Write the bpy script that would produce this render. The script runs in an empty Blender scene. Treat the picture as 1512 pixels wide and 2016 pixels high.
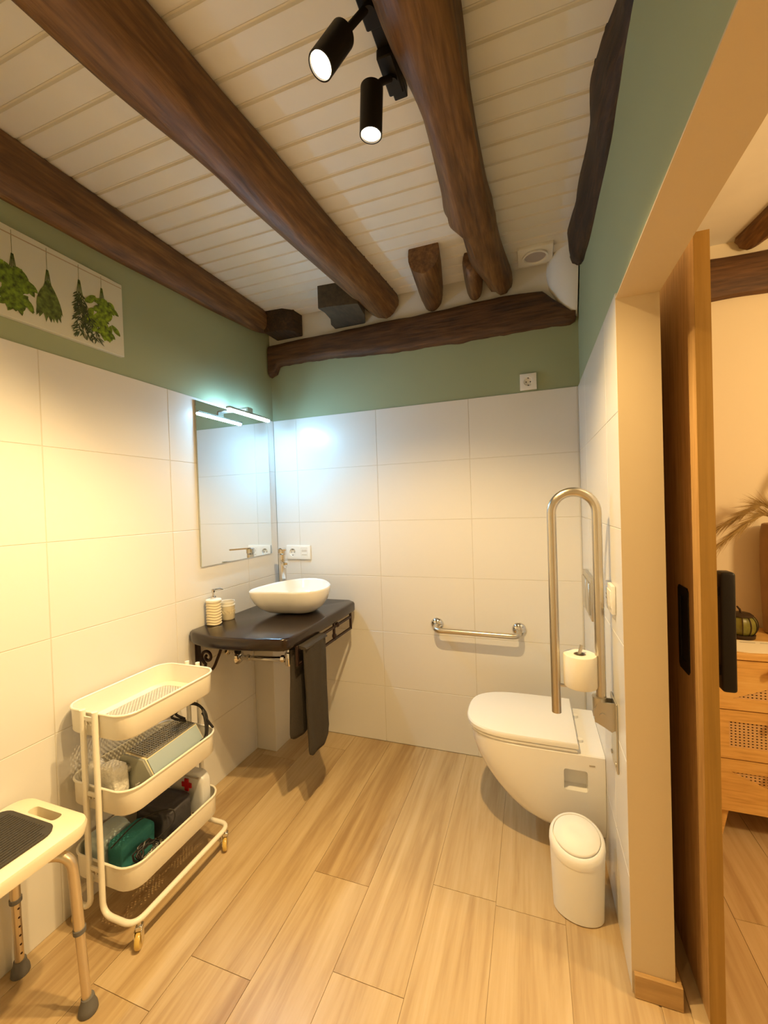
import bpy, bmesh, math, random
from mathutils import Vector, Matrix, noise
random.seed(7)
S = bpy.context.scene
COL = S.collection
PI = math.pi

# ---------------------------------------------------------------- camera
cam_d = bpy.data.cameras.new('camera')
cam = bpy.data.objects.new('camera', cam_d)
COL.objects.link(cam)
cam_d.sensor_fit = 'HORIZONTAL'
cam_d.sensor_width = 36.0
cam_d.lens = 819.77 / 1512 * 36.0
cam_d.clip_start = 0.02
yaw, pit, rol = 0.3427, -0.0146, -0.0330
cy, sy, cp, sp, cr, sr = math.cos(yaw), math.sin(yaw), math.cos(pit), math.sin(pit), math.cos(rol), math.sin(rol)
fw = Vector((-sy * cp, cy * cp, sp))
rt = Vector((cy, sy, 0.0))
up = rt.cross(fw)
r2 = cr * rt + sr * up
u2 = -sr * rt + cr * up
cam.matrix_world = Matrix(((r2.x, u2.x, -fw.x, 1.4279), (r2.y, u2.y, -fw.y, -2.110), (r2.z, u2.z, -fw.z, 1.2812), (0, 0, 0, 1)))
S.camera = cam

# ---------------------------------------------------------------- world, exposure
W = bpy.data.worlds.new('world')
S.world = W
W.use_nodes = True
W.node_tree.nodes['Background'].inputs[0].default_value = (1.0, 0.9, 0.75, 1)
W.node_tree.nodes['Background'].inputs[1].default_value = 0.05
S.view_settings.view_transform = 'Standard'
S.view_settings.look = 'None'
S.view_settings.gamma = 1.0
S.view_settings.use_curve_mapping = False
S.view_settings.exposure = 0.52
WARM = (1.0, 0.685, 0.31)


def lamp(name, kind, loc, energy, color, size=0.03, aim=None, parent=None, angle=None, blend=0.6):
    d = bpy.data.lights.new(name, kind)
    d.energy = energy
    d.color = color
    if kind in ('SPOT', 'POINT'):
        d.shadow_soft_size = size
    if kind == 'SPOT':
        d.spot_size = math.radians(angle)
        d.spot_blend = blend
    if kind == 'AREA':
        d.shape = 'DISK'
        d.size = size
    o = bpy.data.objects.new(name, d)
    COL.objects.link(o)
    o.location = loc
    if aim is not None:
        o.rotation_euler = Vector(aim).to_track_quat('-Z', 'Y').to_euler()
    if parent is not None:
        o.parent = parent
        o.location = Vector(loc) - ORG[parent.name]
    return o


# ---------------------------------------------------------------- materials
def new_mat(name):
    m = bpy.data.materials.new(name)
    m.use_nodes = True
    nt = m.node_tree
    return m, nt, nt.nodes['Principled BSDF']


def mat(name, col, rough=0.5, metal=0.0, spec=0.5, bump=0.0, bscale=60.0, coat=0.0, trans=0.0, var=0.0, vscale=8.0, sheen=0.0):
    m, nt, b = new_mat(name)
    b.inputs['Base Color'].default_value = (*col, 1)
    b.inputs['Roughness'].default_value = rough
    b.inputs['Metallic'].default_value = metal
    b.inputs['Specular IOR Level'].default_value = spec
    b.inputs['Coat Weight'].default_value = coat
    b.inputs['Coat Roughness'].default_value = 0.05
    b.inputs['Transmission Weight'].default_value = trans
    b.inputs['Sheen Weight'].default_value = sheen
    if bump or var:
        tc = nt.nodes.new('ShaderNodeTexCoord')
    if bump:
        n = nt.nodes.new('ShaderNodeTexNoise')
        n.inputs['Scale'].default_value = bscale
        n.inputs['Detail'].default_value = 4
        bp = nt.nodes.new('ShaderNodeBump')
        bp.inputs['Strength'].default_value = bump
        bp.inputs['Distance'].default_value = 0.01
        nt.links.new(tc.outputs['Object'], n.inputs['Vector'])
        nt.links.new(n.outputs['Fac'], bp.inputs['Height'])
        nt.links.new(bp.outputs['Normal'], b.inputs['Normal'])
    if var:
        n2 = nt.nodes.new('ShaderNodeTexNoise')
        n2.inputs['Scale'].default_value = vscale
        n2.inputs['Detail'].default_value = 3
        r = nt.nodes.new('ShaderNodeValToRGB')
        r.color_ramp.elements[0].position = 0.3
        r.color_ramp.elements[1].position = 0.7
        r.color_ramp.elements[0].color = (*[c * (1 - var) for c in col], 1)
        r.color_ramp.elements[1].color = (*[min(1, c * (1 + var)) for c in col], 1)
        nt.links.new(tc.outputs['Object'], n2.inputs['Vector'])
        nt.links.new(n2.outputs['Fac'], r.inputs['Fac'])
        nt.links.new(r.outputs['Color'], b.inputs['Base Color'])
    return m


def wood(name, dark, mid, light, stretch=(14, 1.2, 14), rough=0.5, bump=0.25, rnd=0.0, scale=1.0, streak=0.55):
    """grain along the axis with the small stretch value; rnd shifts tone and pattern per object"""
    m, nt, b = new_mat(name)
    N, L = nt.nodes.new, nt.links.new
    tc = N('ShaderNodeTexCoord')
    oi = N('ShaderNodeObjectInfo')
    mul = N('ShaderNodeVectorMath'); mul.operation = 'SCALE'
    mul.inputs['Scale'].default_value = 37.0
    cmb = N('ShaderNodeCombineXYZ')
    for i in range(3):
        L(oi.outputs['Random'], cmb.inputs[i])
    L(cmb.outputs[0], mul.inputs[0])
    add = N('ShaderNodeVectorMath'); add.operation = 'ADD'
    L(tc.outputs['Object'], add.inputs[0])
    L(mul.outputs[0], add.inputs[1])
    mp = N('ShaderNodeMapping')
    mp.inputs['Scale'].default_value = [s * scale for s in stretch]
    L(add.outputs[0], mp.inputs['Vector'])
    n1 = N('ShaderNodeTexNoise')
    n1.inputs['Scale'].default_value = 1.6
    n1.inputs['Detail'].default_value = 6
    n1.inputs['Roughness'].default_value = 0.65
    n1.inputs['Distortion'].default_value = 0.8
    L(mp.outputs[0], n1.inputs['Vector'])
    mp2 = N('ShaderNodeMapping')
    mp2.inputs['Scale'].default_value = [s * scale * 6 for s in stretch]
    L(add.outputs[0], mp2.inputs['Vector'])
    n2 = N('ShaderNodeTexNoise')
    n2.inputs['Scale'].default_value = 1.5
    n2.inputs['Detail'].default_value = 3
    L(mp2.outputs[0], n2.inputs['Vector'])
    mx = N('ShaderNodeMix'); mx.data_type = 'FLOAT'
    mx.inputs[0].default_value = 1 - streak
    L(n1.outputs['Fac'], mx.inputs[2])
    L(n2.outputs['Fac'], mx.inputs[3])
    fac = mx.outputs[0]
    if rnd:
        ma = N('ShaderNodeMath'); ma.operation = 'MULTIPLY_ADD'
        ma.inputs[1].default_value = rnd
        ma.inputs[2].default_value = -rnd / 2
        L(oi.outputs['Random'], ma.inputs[0])
        ad = N('ShaderNodeMath'); ad.operation = 'ADD'
        L(fac, ad.inputs[0]); L(ma.outputs[0], ad.inputs[1])
        fac = ad.outputs[0]
    r = N('ShaderNodeValToRGB')
    e = r.color_ramp.elements
    e[0].position = 0.32; e[0].color = (*dark, 1)
    e[1].position = 0.68; e[1].color = (*light, 1)
    k = e.new(0.5); k.color = (*mid, 1)
    L(fac, r.inputs['Fac'])
    L(r.outputs['Color'], b.inputs['Base Color'])
    b.inputs['Roughness'].default_value = rough
    bp = N('ShaderNodeBump')
    bp.inputs['Strength'].default_value = bump
    bp.inputs['Distance'].default_value = 0.01
    L(mx.outputs[0], bp.inputs['Height'])
    L(bp.outputs['Normal'], b.inputs['Normal'])
    return m


def emit(name, col, strength):
    m, nt, b = new_mat(name)
    b.inputs['Base Color'].default_value = (0.8, 0.8, 0.8, 1)
    b.inputs['Emission Color'].default_value = (*col, 1)
    b.inputs['Emission Strength'].default_value = strength
    return m


M = {}
M['tile'] = mat('glazed_tile', (0.74, 0.725, 0.69), 0.27, spec=0.5)
M['grout'] = mat('grout', (0.62, 0.585, 0.51), 0.8)
M['floor_joint'] = mat('floor_joint', (0.42, 0.30, 0.16), 0.8)
M['green'] = mat('sage_paint', (0.33, 0.375, 0.235), 0.85, var=0.03, vscale=2.0)
M['white_paint'] = mat('white_paint', (0.72, 0.70, 0.65), 0.8, bump=0.05, bscale=12)
M['cream_paint'] = mat('cream_paint', (0.80, 0.70, 0.52), 0.8)
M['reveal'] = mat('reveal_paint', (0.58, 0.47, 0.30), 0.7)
M['board'] = mat('board_paint', (0.74, 0.71, 0.65), 0.55, var=0.04, vscale=5)
M['log'] = wood('log_wood', (0.048, 0.021, 0.007), (0.150, 0.070, 0.021), (0.27, 0.14, 0.046), (9, 0.9, 9), 0.55, 0.5)
M['log_x'] = wood('log_wood_across', (0.024, 0.011, 0.005), (0.085, 0.038, 0.014), (0.16, 0.075, 0.027), (0.9, 9, 9), 0.65, 0.5)
M['log_dark'] = wood('dark_log_wood', (0.012, 0.006, 0.002), (0.036, 0.017, 0.005), (0.08, 0.038, 0.011), (11, 1.5, 11), 0.7, 0.7)
M['block'] = wood('old_grey_wood', (0.035, 0.027, 0.016), (0.06, 0.045, 0.026), (0.09, 0.068, 0.04), (7, 2.0, 7), 0.8, 0.3)
M['plank'] = wood('oak_plank', (0.34, 0.215, 0.098), (0.50, 0.36, 0.19), (0.60, 0.46, 0.275), (7, 0.42, 7), 0.33, 0.03, rnd=0.10, streak=0.75)
M['door_wood'] = wood('door_oak', (0.38, 0.20, 0.065), (0.56, 0.33, 0.125), (0.68, 0.44, 0.19), (12, 12, 0.8), 0.45, 0.08)
M['door_edge'] = wood('door_edge_oak', (0.26, 0.14, 0.02), (0.33, 0.18, 0.03), (0.38, 0.215, 0.045), (12, 12, 0.5), 0.5, 0.05)
M['base_wood'] = wood('skirting_oak', (0.32, 0.19, 0.07), (0.42, 0.26, 0.10), (0.5, 0.32, 0.13), (1, 10, 10), 0.4, 0.05)
M['dresser'] = wood('dresser_oak', (0.54, 0.29, 0.075), (0.72, 0.43, 0.13), (0.78, 0.52, 0.19), (1.2, 14, 14), 0.45, 0.06)
M['cane'] = mat('cane', (0.66, 0.42, 0.19), 0.6)
M['dark_in'] = mat('drawer_dark', (0.05, 0.02, 0.012), 0.9)
M['counter'] = wood('dark_stained_wood', (0.010, 0.0048, 0.003), (0.016, 0.0075, 0.004), (0.023, 0.011, 0.0055), (12, 1.2, 12), 0.20, 0.02)
M['iron'] = mat('wrought_iron', (0.035, 0.016, 0.010), 0.4, 0.5)
M['ceramic'] = mat('white_ceramic', (0.86, 0.85, 0.82), 0.12, coat=0.4)
M['plastic'] = mat('white_plastic', (0.83, 0.82, 0.78), 0.35)
M['bin'] = mat('bin_plastic', (0.83, 0.82, 0.78), 0.45)
M['chrome'] = mat('chrome', (0.72, 0.70, 0.67), 0.12, 1.0)
M['steel'] = mat('brushed_steel', (0.60, 0.55, 0.47), 0.28, 1.0, bump=0.02, bscale=200)
M['satin'] = mat('satin_chrome', (0.55, 0.53, 0.48), 0.35, 0.9)
M['black'] = mat('black_metal', (0.012, 0.009, 0.007), 0.5, 0.0, spec=0.25)
M['mirror'] = mat('mirror_silver', (0.90, 0.93, 0.93), 0.01, 1.0)
M['glass_edge'] = mat('mirror_edge', (0.35, 0.42, 0.44), 0.15, 0.3)
M['led'] = emit('cool_led', (0.36, 0.70, 1.0), 230.0)
M['bulb'] = emit('warm_bulb', (1.0, 0.82, 0.55), 14.0)
M['towel'] = mat('grey_towel', (0.048, 0.038, 0.027), 0.95, bump=0.6, bscale=350)
M['cart'] = mat('cream_enamel', (0.84, 0.80, 0.69), 0.35)
M['caster'] = mat('amber_wheel', (0.62, 0.42, 0.10), 0.25, coat=0.4)
M['cream_pot'] = mat('cream_pottery', (0.78, 0.68, 0.47), 0.5)
M['cream_rim'] = mat('pale_pottery', (0.86, 0.82, 0.72), 0.4)
M['seat'] = mat('seat_plastic', (0.83, 0.76, 0.58), 0.45)
M['mat_grey'] = mat('ribbed_rubber', (0.055, 0.046, 0.032), 0.8, bump=0.3, bscale=200)
M['alu'] = mat('aluminium', (0.72, 0.62, 0.47), 0.3, 0.85)
M['rubber'] = mat('grey_rubber', (0.13, 0.125, 0.12), 0.7)
M['paper'] = mat('tissue_paper', (0.84, 0.80, 0.70), 0.9, bump=0.1, bscale=40)
M['sheet'] = mat('paper_sheet', (0.88, 0.84, 0.70), 0.8)
M['ink'] = mat('grey_ink', (0.25, 0.24, 0.20), 0.8)
M['canvas'] = mat('canvas_white', (0.62, 0.62, 0.52), 0.8)
M['twine'] = mat('printed_twine', (0.42, 0.33, 0.22), 0.9)
M['leaf_mint'] = mat('printed_mint', (0.12, 0.19, 0.012), 0.8, var=0.75, vscale=75)
M['leaf_sage'] = mat('printed_sage', (0.10, 0.14, 0.025), 0.8, var=0.65, vscale=60)
M['leaf_rose'] = mat('printed_rosemary', (0.055, 0.075, 0.025), 0.8, var=0.6, vscale=80)
M['leaf_basil'] = mat('printed_basil', (0.16, 0.24, 0.012), 0.8, var=0.75, vscale=75)
M['grey_dev'] = mat('device_grey', (0.30, 0.30, 0.24), 0.35, 0.3)
M['blue_dev'] = mat('device_blue_panel', (0.34, 0.42, 0.45), 0.2, coat=0.4)
M['beige_dev'] = mat('device_beige', (0.66, 0.56, 0.36), 0.4)
M['cable'] = mat('black_cable', (0.012, 0.010, 0.009), 0.45)
M['teal'] = mat('teal_fabric', (0.03, 0.21, 0.21), 0.7, bump=0.2, bscale=120)
M['bag'] = mat('dark_bag', (0.055, 0.05, 0.055), 0.6, bump=0.3, bscale=30)
M['aid'] = mat('first_aid_white', (0.68, 0.69, 0.70), 0.35, bump=0.1, bscale=20)
M['red'] = mat('red_cross', (0.45, 0.008, 0.01), 0.5)
M['pale_blue'] = mat('pale_blue_cloth', (0.48, 0.58, 0.60), 0.8, bump=0.4, bscale=40)
M['waffle'] = mat('white_cloth', (0.80, 0.76, 0.66), 0.9, bump=0.6, bscale=90)
M['vent_in'] = mat('vent_shadow', (0.42, 0.38, 0.38), 0.8)
M['pumpkin'] = mat('olive_glass', (0.16, 0.15, 0.022), 0.35, var=0.25, vscale=30)
M['bronze'] = mat('dark_bronze', (0.05, 0.03, 0.015), 0.5, 0.4)
M['vase'] = mat('brown_stoneware', (0.30, 0.18, 0.075), 0.6, var=0.15, vscale=6)
M['pampas'] = mat('dry_pampas', (0.42, 0.29, 0.11), 0.9)
M['label_grey'] = mat('grey_print', (0.42, 0.36, 0.28), 0.6)


# ---------------------------------------------------------------- mesh builder
class MB:
    def __init__(self):
        self.v = []
        self.f = []

    def add(self, vs, fs):
        o = len(self.v)
        self.v += [Vector(p) for p in vs]
        self.f += [[i + o for i in f] for f in fs]
        return self

    def box(self, a, b):
        x0, y0, z0 = a
        x1, y1, z1 = b
        return self.add([(x0, y0, z0), (x1, y0, z0), (x1, y1, z0), (x0, y1, z0), (x0, y0, z1), (x1, y0, z1), (x1, y1, z1), (x0, y1, z1)],
                        [(0, 3, 2, 1), (4, 5, 6, 7), (0, 1, 5, 4), (1, 2, 6, 5), (2, 3, 7, 6), (3, 0, 4, 7)])

    def bevbox(self, a, b, r, seg=2):
        bm = bmesh.new()
        bmesh.ops.create_cube(bm, size=1)
        for v in bm.verts:
            v.co = Vector([(a[i] + b[i]) / 2 + v.co[i] * (b[i] - a[i]) for i in range(3)])
        bmesh.ops.bevel(bm, geom=list(bm.edges), offset=r, segments=seg, profile=0.5, affect='EDGES')
        bm.verts.index_update()
        self.add([v.co.copy() for v in bm.verts], [[v.index for v in f.verts] for f in bm.faces])
        bm.free()
        return self

    def loft(self, rings, caps=(True, True), closed=True):
        n = len(rings[0])
        vs = [p for r in rings for p in r]
        fs = []
        for k in range(len(rings) - 1):
            for i in range(n if closed else n - 1):
                j = (i + 1) % n
                fs.append((k * n + i, k * n + j, (k + 1) * n + j, (k + 1) * n + i))
        if caps[0]:
            fs.append(tuple(range(n - 1, -1, -1)))
        if caps[1]:
            fs.append(tuple((len(rings) - 1) * n + i for i in range(n)))
        return self.add(vs, fs)

    def tube(self, pts, r, n=12, caps=(True, True), closed=False):
        pts = [Vector(p) for p in pts]
        rs = r if isinstance(r, (list, tuple)) else [r] * len(pts)
        rings = []
        m = len(pts)
        ref = None
        for i, p in enumerate(pts):
            if closed:
                t = (pts[(i + 1) % m] - pts[i - 1]).normalized()
            else:
                t = (pts[min(i + 1, m - 1)] - pts[max(i - 1, 0)]).normalized()
            if ref is None:
                ref = t.orthogonal().normalized()
            ref = (ref - t * ref.dot(t)).normalized()
            bi = t.cross(ref)
            rings.append([p + rs[i] * (math.cos(2 * PI * k / n) * ref + math.sin(2 * PI * k / n) * bi) for k in range(n)])
        if closed:
            rings.append(rings[0])
            return self.loft(rings, (False, False))
        return self.loft(rings, caps)

    def lathe(self, prof, c=(0, 0, 0), n=32, axis='z', sx=1.0, sy=1.0, caps=(True, True)):
        rings = []
        for r, z in prof:
            ring = []
            for k in range(n):
                a = 2 * PI * k / n
                p = (r * sx * math.cos(a), r * sy * math.sin(a), z)
                if axis == 'x':
                    p = (p[2], p[0], p[1])
                elif axis == 'y':
                    p = (p[1], p[2], p[0])
                ring.append((p[0] + c[0], p[1] + c[1], p[2] + c[2]))
            rings.append(ring)
        return self.loft(rings, caps)

    def cyl(self, a, b, r, n=20):
        return self.tube([a, b], r, n)

    def prism(self, poly, d):
        """polygon of 3-D points, extruded by vector d"""
        d = Vector(d)
        p = [Vector(q) for q in poly]
        n = len(p)
        return self.add(p + [q + d for q in p], [tuple(range(n))[::-1], tuple(range(n, 2 * n))] + [(i, (i + 1) % n, n + (i + 1) % n, n + i) for i in range(n)])


ORG = {}


def build(name, mb, material, parent=None, smooth=40, bevel=0.0, bseg=2):
    me = bpy.data.meshes.new(name)
    org = ORG[parent.name] if parent is not None else Vector((0, 0, 0))
    if parent is None and mb.v:
        xs = [v.x for v in mb.v]; ys = [v.y for v in mb.v]; zs = [v.z for v in mb.v]
        org = Vector(((min(xs) + max(xs)) / 2, (min(ys) + max(ys)) / 2, min(zs)))
    bm = bmesh.new()
    vv = [bm.verts.new(v - org) for v in mb.v]
    for f in mb.f:
        try:
            bm.faces.new([vv[i] for i in f])
        except ValueError:
            pass
    bmesh.ops.remove_doubles(bm, verts=list(bm.verts), dist=1e-6)
    bmesh.ops.recalc_face_normals(bm, faces=list(bm.faces))
    if bevel:
        es = [e for e in bm.edges if len(e.link_faces) == 2 and e.calc_face_angle(0) > 0.6]
        bmesh.ops.bevel(bm, geom=es, offset=bevel, segments=bseg, profile=0.5, affect='EDGES', clamp_overlap=True)
    bm.to_mesh(me)
    bm.free()
    me.materials.append(M[material] if isinstance(material, str) else material)
    if smooth:
        me.polygons.foreach_set('use_smooth', [True] * len(me.polygons))
        me.set_sharp_from_angle(angle=math.radians(smooth))
    o = bpy.data.objects.new(name, me)
    COL.objects.link(o)
    if parent is not None:
        o.parent = parent
        ORG[o.name] = org
    else:
        o.location = org
        ORG[o.name] = org
    return o


def thing(name, label, cat, loc, group=None):
    o = bpy.data.objects.new(name, None)
    COL.objects.link(o)
    o.location = loc
    o.empty_display_size = 0.05
    ORG[o.name] = Vector(loc)
    o['label'] = label
    o['category'] = cat
    if group:
        o['group'] = group
    return o


def tag(o, label, cat, group=None):
    o['label'] = label
    o['category'] = cat
    if group:
        o['group'] = group
    return o


def struct(name, mb, material, parent=None, **k):
    o = build(name, mb, material, parent, **k)
    if parent is None:
        o['kind'] = 'structure'
    return o


def stuff(o):
    o['kind'] = 'stuff'
    return o


def instance(name, src, loc, parent):
    """a piece that shares the mesh of src, centred on loc"""
    o = bpy.data.objects.new(name, src)
    COL.objects.link(o)
    o.parent = parent
    o.location = Vector(loc) - ORG[parent.name]
    return o


_pm = {}


def piece_mesh(key, size, material, bev=0.0):
    """box mesh centred on the origin, one per size, 12 to 44 triangles"""
    k = (key, tuple(round(s, 4) for s in size), bev)
    if k not in _pm:
        mb = MB().box([-s / 2 for s in size], [s / 2 for s in size])
        me = bpy.data.meshes.new(key)
        bm = bmesh.new()
        vv = [bm.verts.new(v) for v in mb.v]
        for f in mb.f:
            bm.faces.new([vv[i] for i in f])
        bmesh.ops.recalc_face_normals(bm, faces=list(bm.faces))
        if bev:
            bmesh.ops.bevel(bm, geom=list(bm.edges), offset=bev, segments=1, affect='EDGES')
        bm.to_mesh(me)
        bm.free()
        me.materials.append(M[material])
        _pm[k] = me
    return _pm[k]


def boolean(o, cutter_mb):
    cut = build('cutter', cutter_mb, 'dark_in')
    md = o.modifiers.new('cut', 'BOOLEAN')
    md.object = cut
    md.solver = 'EXACT'
    bpy.context.view_layer.update()
    dg = bpy.context.evaluated_depsgraph_get()
    me = bpy.data.meshes.new_from_object(o.evaluated_get(dg))
    o.modifiers.clear()
    old = o.data
    o.data = me
    me.polygons.foreach_set('use_smooth', [True] * len(me.polygons))
    me.set_sharp_from_angle(angle=math.radians(35))
    bpy.data.objects.remove(cut)
    bpy.data.meshes.remove(old)


def arc(c, r, a0, a1, n, ax='xy', off=0.0):
    out = []
    for i in range(n + 1):
        a = a0 + (a1 - a0) * i / n
        u, v = r * math.cos(a), r * math.sin(a)
        if ax == 'xy':
            out.append(Vector((c[0] + u, c[1] + v, c[2])))
        elif ax == 'xz':
            out.append(Vector((c[0] + u, c[1], c[2] + v)))
        else:
            out.append(Vector((c[0], c[1] + u, c[2] + v)))
    return out


def rrect(x0, x1, y0, y1, z, r, n=6):
    p = []
    for cx, cyy, a in ((x1 - r, y1 - r, 0), (x0 + r, y1 - r, PI / 2), (x0 + r, y0 + r, PI), (x1 - r, y0 + r, 1.5 * PI)):
        for i in range(n + 1):
            t = a + PI / 2 * i / n
            p.append(Vector((cx + r * math.cos(t), cyy + r * math.sin(t), z)))
    return p


def smooth_path(pts, per=8):
    pts = [Vector(p) for p in pts]
    out = []
    for i in range(len(pts) - 1):
        p0, p1, p2, p3 = pts[max(i - 1, 0)], pts[i], pts[i + 1], pts[min(i + 2, len(pts) - 1)]
        for k in range(per):
            t = k / per
            out.append(0.5 * ((2 * p1) + (-p0 + p2) * t + (2 * p0 - 5 * p1 + 4 * p2 - p3) * t * t + (-p0 + 3 * p1 - 3 * p2 + p3) * t ** 3))
    out.append(pts[-1])
    return out


def fillet(pts, r, n=6):
    """polyline with its corners rounded by radius r"""
    pts = [Vector(p) for p in pts]
    out = [pts[0]]
    for i in range(1, len(pts) - 1):
        a, b, c = pts[i - 1], pts[i], pts[i + 1]
        u, w = (a - b), (c - b)
        d = min(r, u.length * 0.49, w.length * 0.49)
        p, q = b + u.normalized() * d, b + w.normalized() * d
        for k in range(n + 1):
            t = k / n
            out.append((1 - t) ** 2 * p + 2 * t * (1 - t) * b + t * t * q)
    out.append(pts[-1])
    return out


# ================================================================ ROOM SHELL
WX, T, CZ = 1.639, 1.802, 2.38           # room width, tile height, ceiling
YF = -2.85                               # wall behind the camera
JY, LY, LZ = -0.905, -1.98, 1.788        # doorway: jamb, other jamb, lintel underside
OX = 1.733                               # hall face of the right wall
HB, HX = 0.15, 4.2                       # hall back wall, hall far wall

# ---- floor and its planks
floor = struct('floor', MB().box((-0.15, YF - 0.1, -0.12), (HX + 0.1, 0.30, -0.0025)), 'floor_joint', smooth=0)
PW = 0.205


def lay(x_start, x_end, first, offs, y0, y1, L=1.195):
    x = first
    i = 0
    while x < x_end - 0.01:
        a, b = max(x, x_start), min(x + PW, x_end)
        j = y1 + (offs[i % len(offs)] % L)
        while j > y0:
            hi, lo = min(j, y1), max(j - L, y0)
            if hi - lo > 0.03 and b - a > 0.01:
                sz = (b - a - 0.0015, hi - lo - 0.0015, 0.008)
                instance('plank', piece_mesh('plank', sz, 'plank'), ((a + b) / 2, (hi + lo) / 2, -0.004), floor)
            j -= L
        x += PW
        i += 1


lay(-0.01, 1.70, -0.15, [0.3, 0.9, -0.14, 0.0, -0.837, 0.09, -0.763, 0.42, -0.3], YF, 0.0)
lay(1.70, HX, 1.70 - 0.14, [0.2, 0.75, -0.60 - HB, 0.35, 0.9], YF, HB)

# ---- ceiling and its boards
ceil = struct('ceiling', MB().box((-0.15, YF - 0.1, CZ + 0.007), (HX + 0.1, 0.30, CZ + 0.12)), 'board', smooth=0)
BP = 0.0762
y = -0.004
bm_size = (WX + 0.05, BP - 0.003, 0.012)


def board_mesh(length):
    key = ('board', round(length, 3))
    if key not in _pm:
        w, h = BP / 2 - 0.0004, 0.014
        prof = [(-w, h), (-w, 0.006), (-w + 0.0045, 0.006), (-w + 0.0075, 0), (w - 0.0075, 0), (w - 0.0045, 0.006), (w, 0.006), (w, h)]
        mb = MB().prism([(-length / 2, a, b) for a, b in prof], (length, 0, 0))
        me = bpy.data.meshes.new('board')
        me.from_pydata([tuple(v) for v in mb.v], [], mb.f)
        me.materials.append(M['board'])
        bm = bmesh.new(); bm.from_mesh(me); bmesh.ops.recalc_face_normals(bm, faces=list(bm.faces)); bm.to_mesh(me); bm.free()
        _pm[key] = me
    return _pm[key]


while y > YF:
    instance('board', board_mesh(WX + 0.03), (WX / 2, y - BP / 2, CZ), ceil)
    y -= BP
y = HB
while y > YF:
    instance('board', board_mesh(HX - OX), ((HX + OX) / 2, y - BP / 2, CZ + 0.04), ceil)
    y -= BP

# ---- walls
TT = 0.008
wl = struct('wall_left', MB().box((-0.12, YF - 0.1, -0.01), (-TT, 0.11, CZ + 0.05)), 'green', smooth=0)
wb = struct('wall_back', MB().box((-0.12, TT, -0.01), (OX, 0.12, CZ + 0.05)), 'green', smooth=0)
wr = struct('wall_right', MB().box((WX + TT, JY, 0), (OX, TT, CZ + 0.06)).box((WX + TT, LY, LZ), (OX, JY, CZ + 0.06)).box((WX + TT, YF, 0), (OX, LY, CZ + 0.06)), 'green', smooth=0)
wf = struct('wall_front', MB().box((-0.12, YF - 0.1, -0.01), (HX, YF, CZ + 0.08)), 'white_paint', smooth=0)
# lighter paint above the wall beam, on the jamb and under the lintel, and on the hall side
build('upper_plaster', MB().box((-TT, 0.0, 2.12), (WX + TT, TT, CZ + 0.02)), 'white_paint', wb, smooth=0)
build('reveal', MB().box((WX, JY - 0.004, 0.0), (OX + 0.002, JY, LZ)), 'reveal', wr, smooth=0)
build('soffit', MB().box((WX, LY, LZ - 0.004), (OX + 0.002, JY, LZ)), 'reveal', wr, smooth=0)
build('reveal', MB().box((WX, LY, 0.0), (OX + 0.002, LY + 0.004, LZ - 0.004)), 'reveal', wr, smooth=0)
build('hall_plaster', MB().box((OX, JY, 0), (OX + 0.003, HB, CZ + 0.03)).box((OX, LY, LZ), (OX + 0.003, JY, CZ + 0.03)).box((OX, YF, 0), (OX + 0.003, LY, CZ + 0.03)), 'cream_paint', wr, smooth=0)
wh = struct('wall_hall_back', MB().box((OX, HB, -0.01), (HX + 0.1, HB + 0.1, CZ + 0.1)), 'cream_paint', smooth=0)
wh2 = struct('wall_hall_right', MB().box((HX, YF, -0.01), (HX + 0.1, HB, CZ + 0.1)), 'cream_paint', smooth=0)


def tile_wall(parent, axis, fixed, a0, a1, joint, pitch, z_rows=6, gap=0.0022, flip=1):
    H = 0.3003
    k = math.floor((a0 - joint) / pitch)
    edges = []
    e = joint + k * pitch
    while e < a1:
        lo, hi = max(e, a0), min(e + pitch, a1)
        if hi - lo > 0.004:
            edges.append((lo, hi))
        e += pitch
    for r in range(z_rows):
        z0, z1 = T - (r + 1) * H, T - r * H
        z0 = max(z0, 0.0)
        for lo, hi in edges:
            if axis == 'y':
                sz = (TT, hi - lo - gap, z1 - z0 - gap)
                c = (fixed, (lo + hi) / 2, (z0 + z1) / 2)
            else:
                sz = (hi - lo - gap, TT, z1 - z0 - gap)
                c = ((lo + hi) / 2, fixed, (z0 + z1) / 2)
            instance('tile', piece_mesh('tile', sz, 'tile', 0.0009), c, parent)


build('grout_bed', MB().box((-TT - 0.001, YF, 0), (-0.0012, 0.0, T - 0.001)), 'grout', wl, smooth=0)
build('grout_bed', MB().box((0, 0.0012, 0), (WX, TT + 0.001, T - 0.001)), 'grout', wb, smooth=0)
build('grout_bed', MB().box((WX + 0.0012, JY, 0), (WX + TT + 0.001, 0.0, T - 0.001)), 'grout', wr, smooth=0)
tile_wall(wl, 'y', -TT / 2, YF, 0.0, -0.759, 0.4845)
tile_wall(wb, 'x', TT / 2, 0.0, WX, 0.152, 0.494)
tile_wall(wr, 'y', WX + TT / 2, JY, 0.0, -0.73, 0.4845)

# skirting returned round the jamb
struct('baseboard_jamb', MB().bevbox((WX + 0.003, JY - 0.016, 0.0), (OX + 0.016, JY - 0.004, 0.062), 0.002, 1).bevbox((OX + 0.003, JY - 0.004, 0.0), (OX + 0.016, HB - 0.002, 0.062), 0.002, 1), 'base_wood', smooth=0)
struct('baseboard_hall', MB().box((OX + 0.016, HB - 0.013, 0.0), (HX - 0.001, HB - 0.001, 0.062)), 'base_wood', smooth=0)
# tiled pipe boxing in the corner below the washbasin
struct('trim_1', MB().bevbox((0.0, -0.257, 0.0), (0.12, 0.0, 0.705), 0.002, 1), 'tile', smooth=0)['label'] = 'white pipe boxing in the corner under the basin counter'
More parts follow.
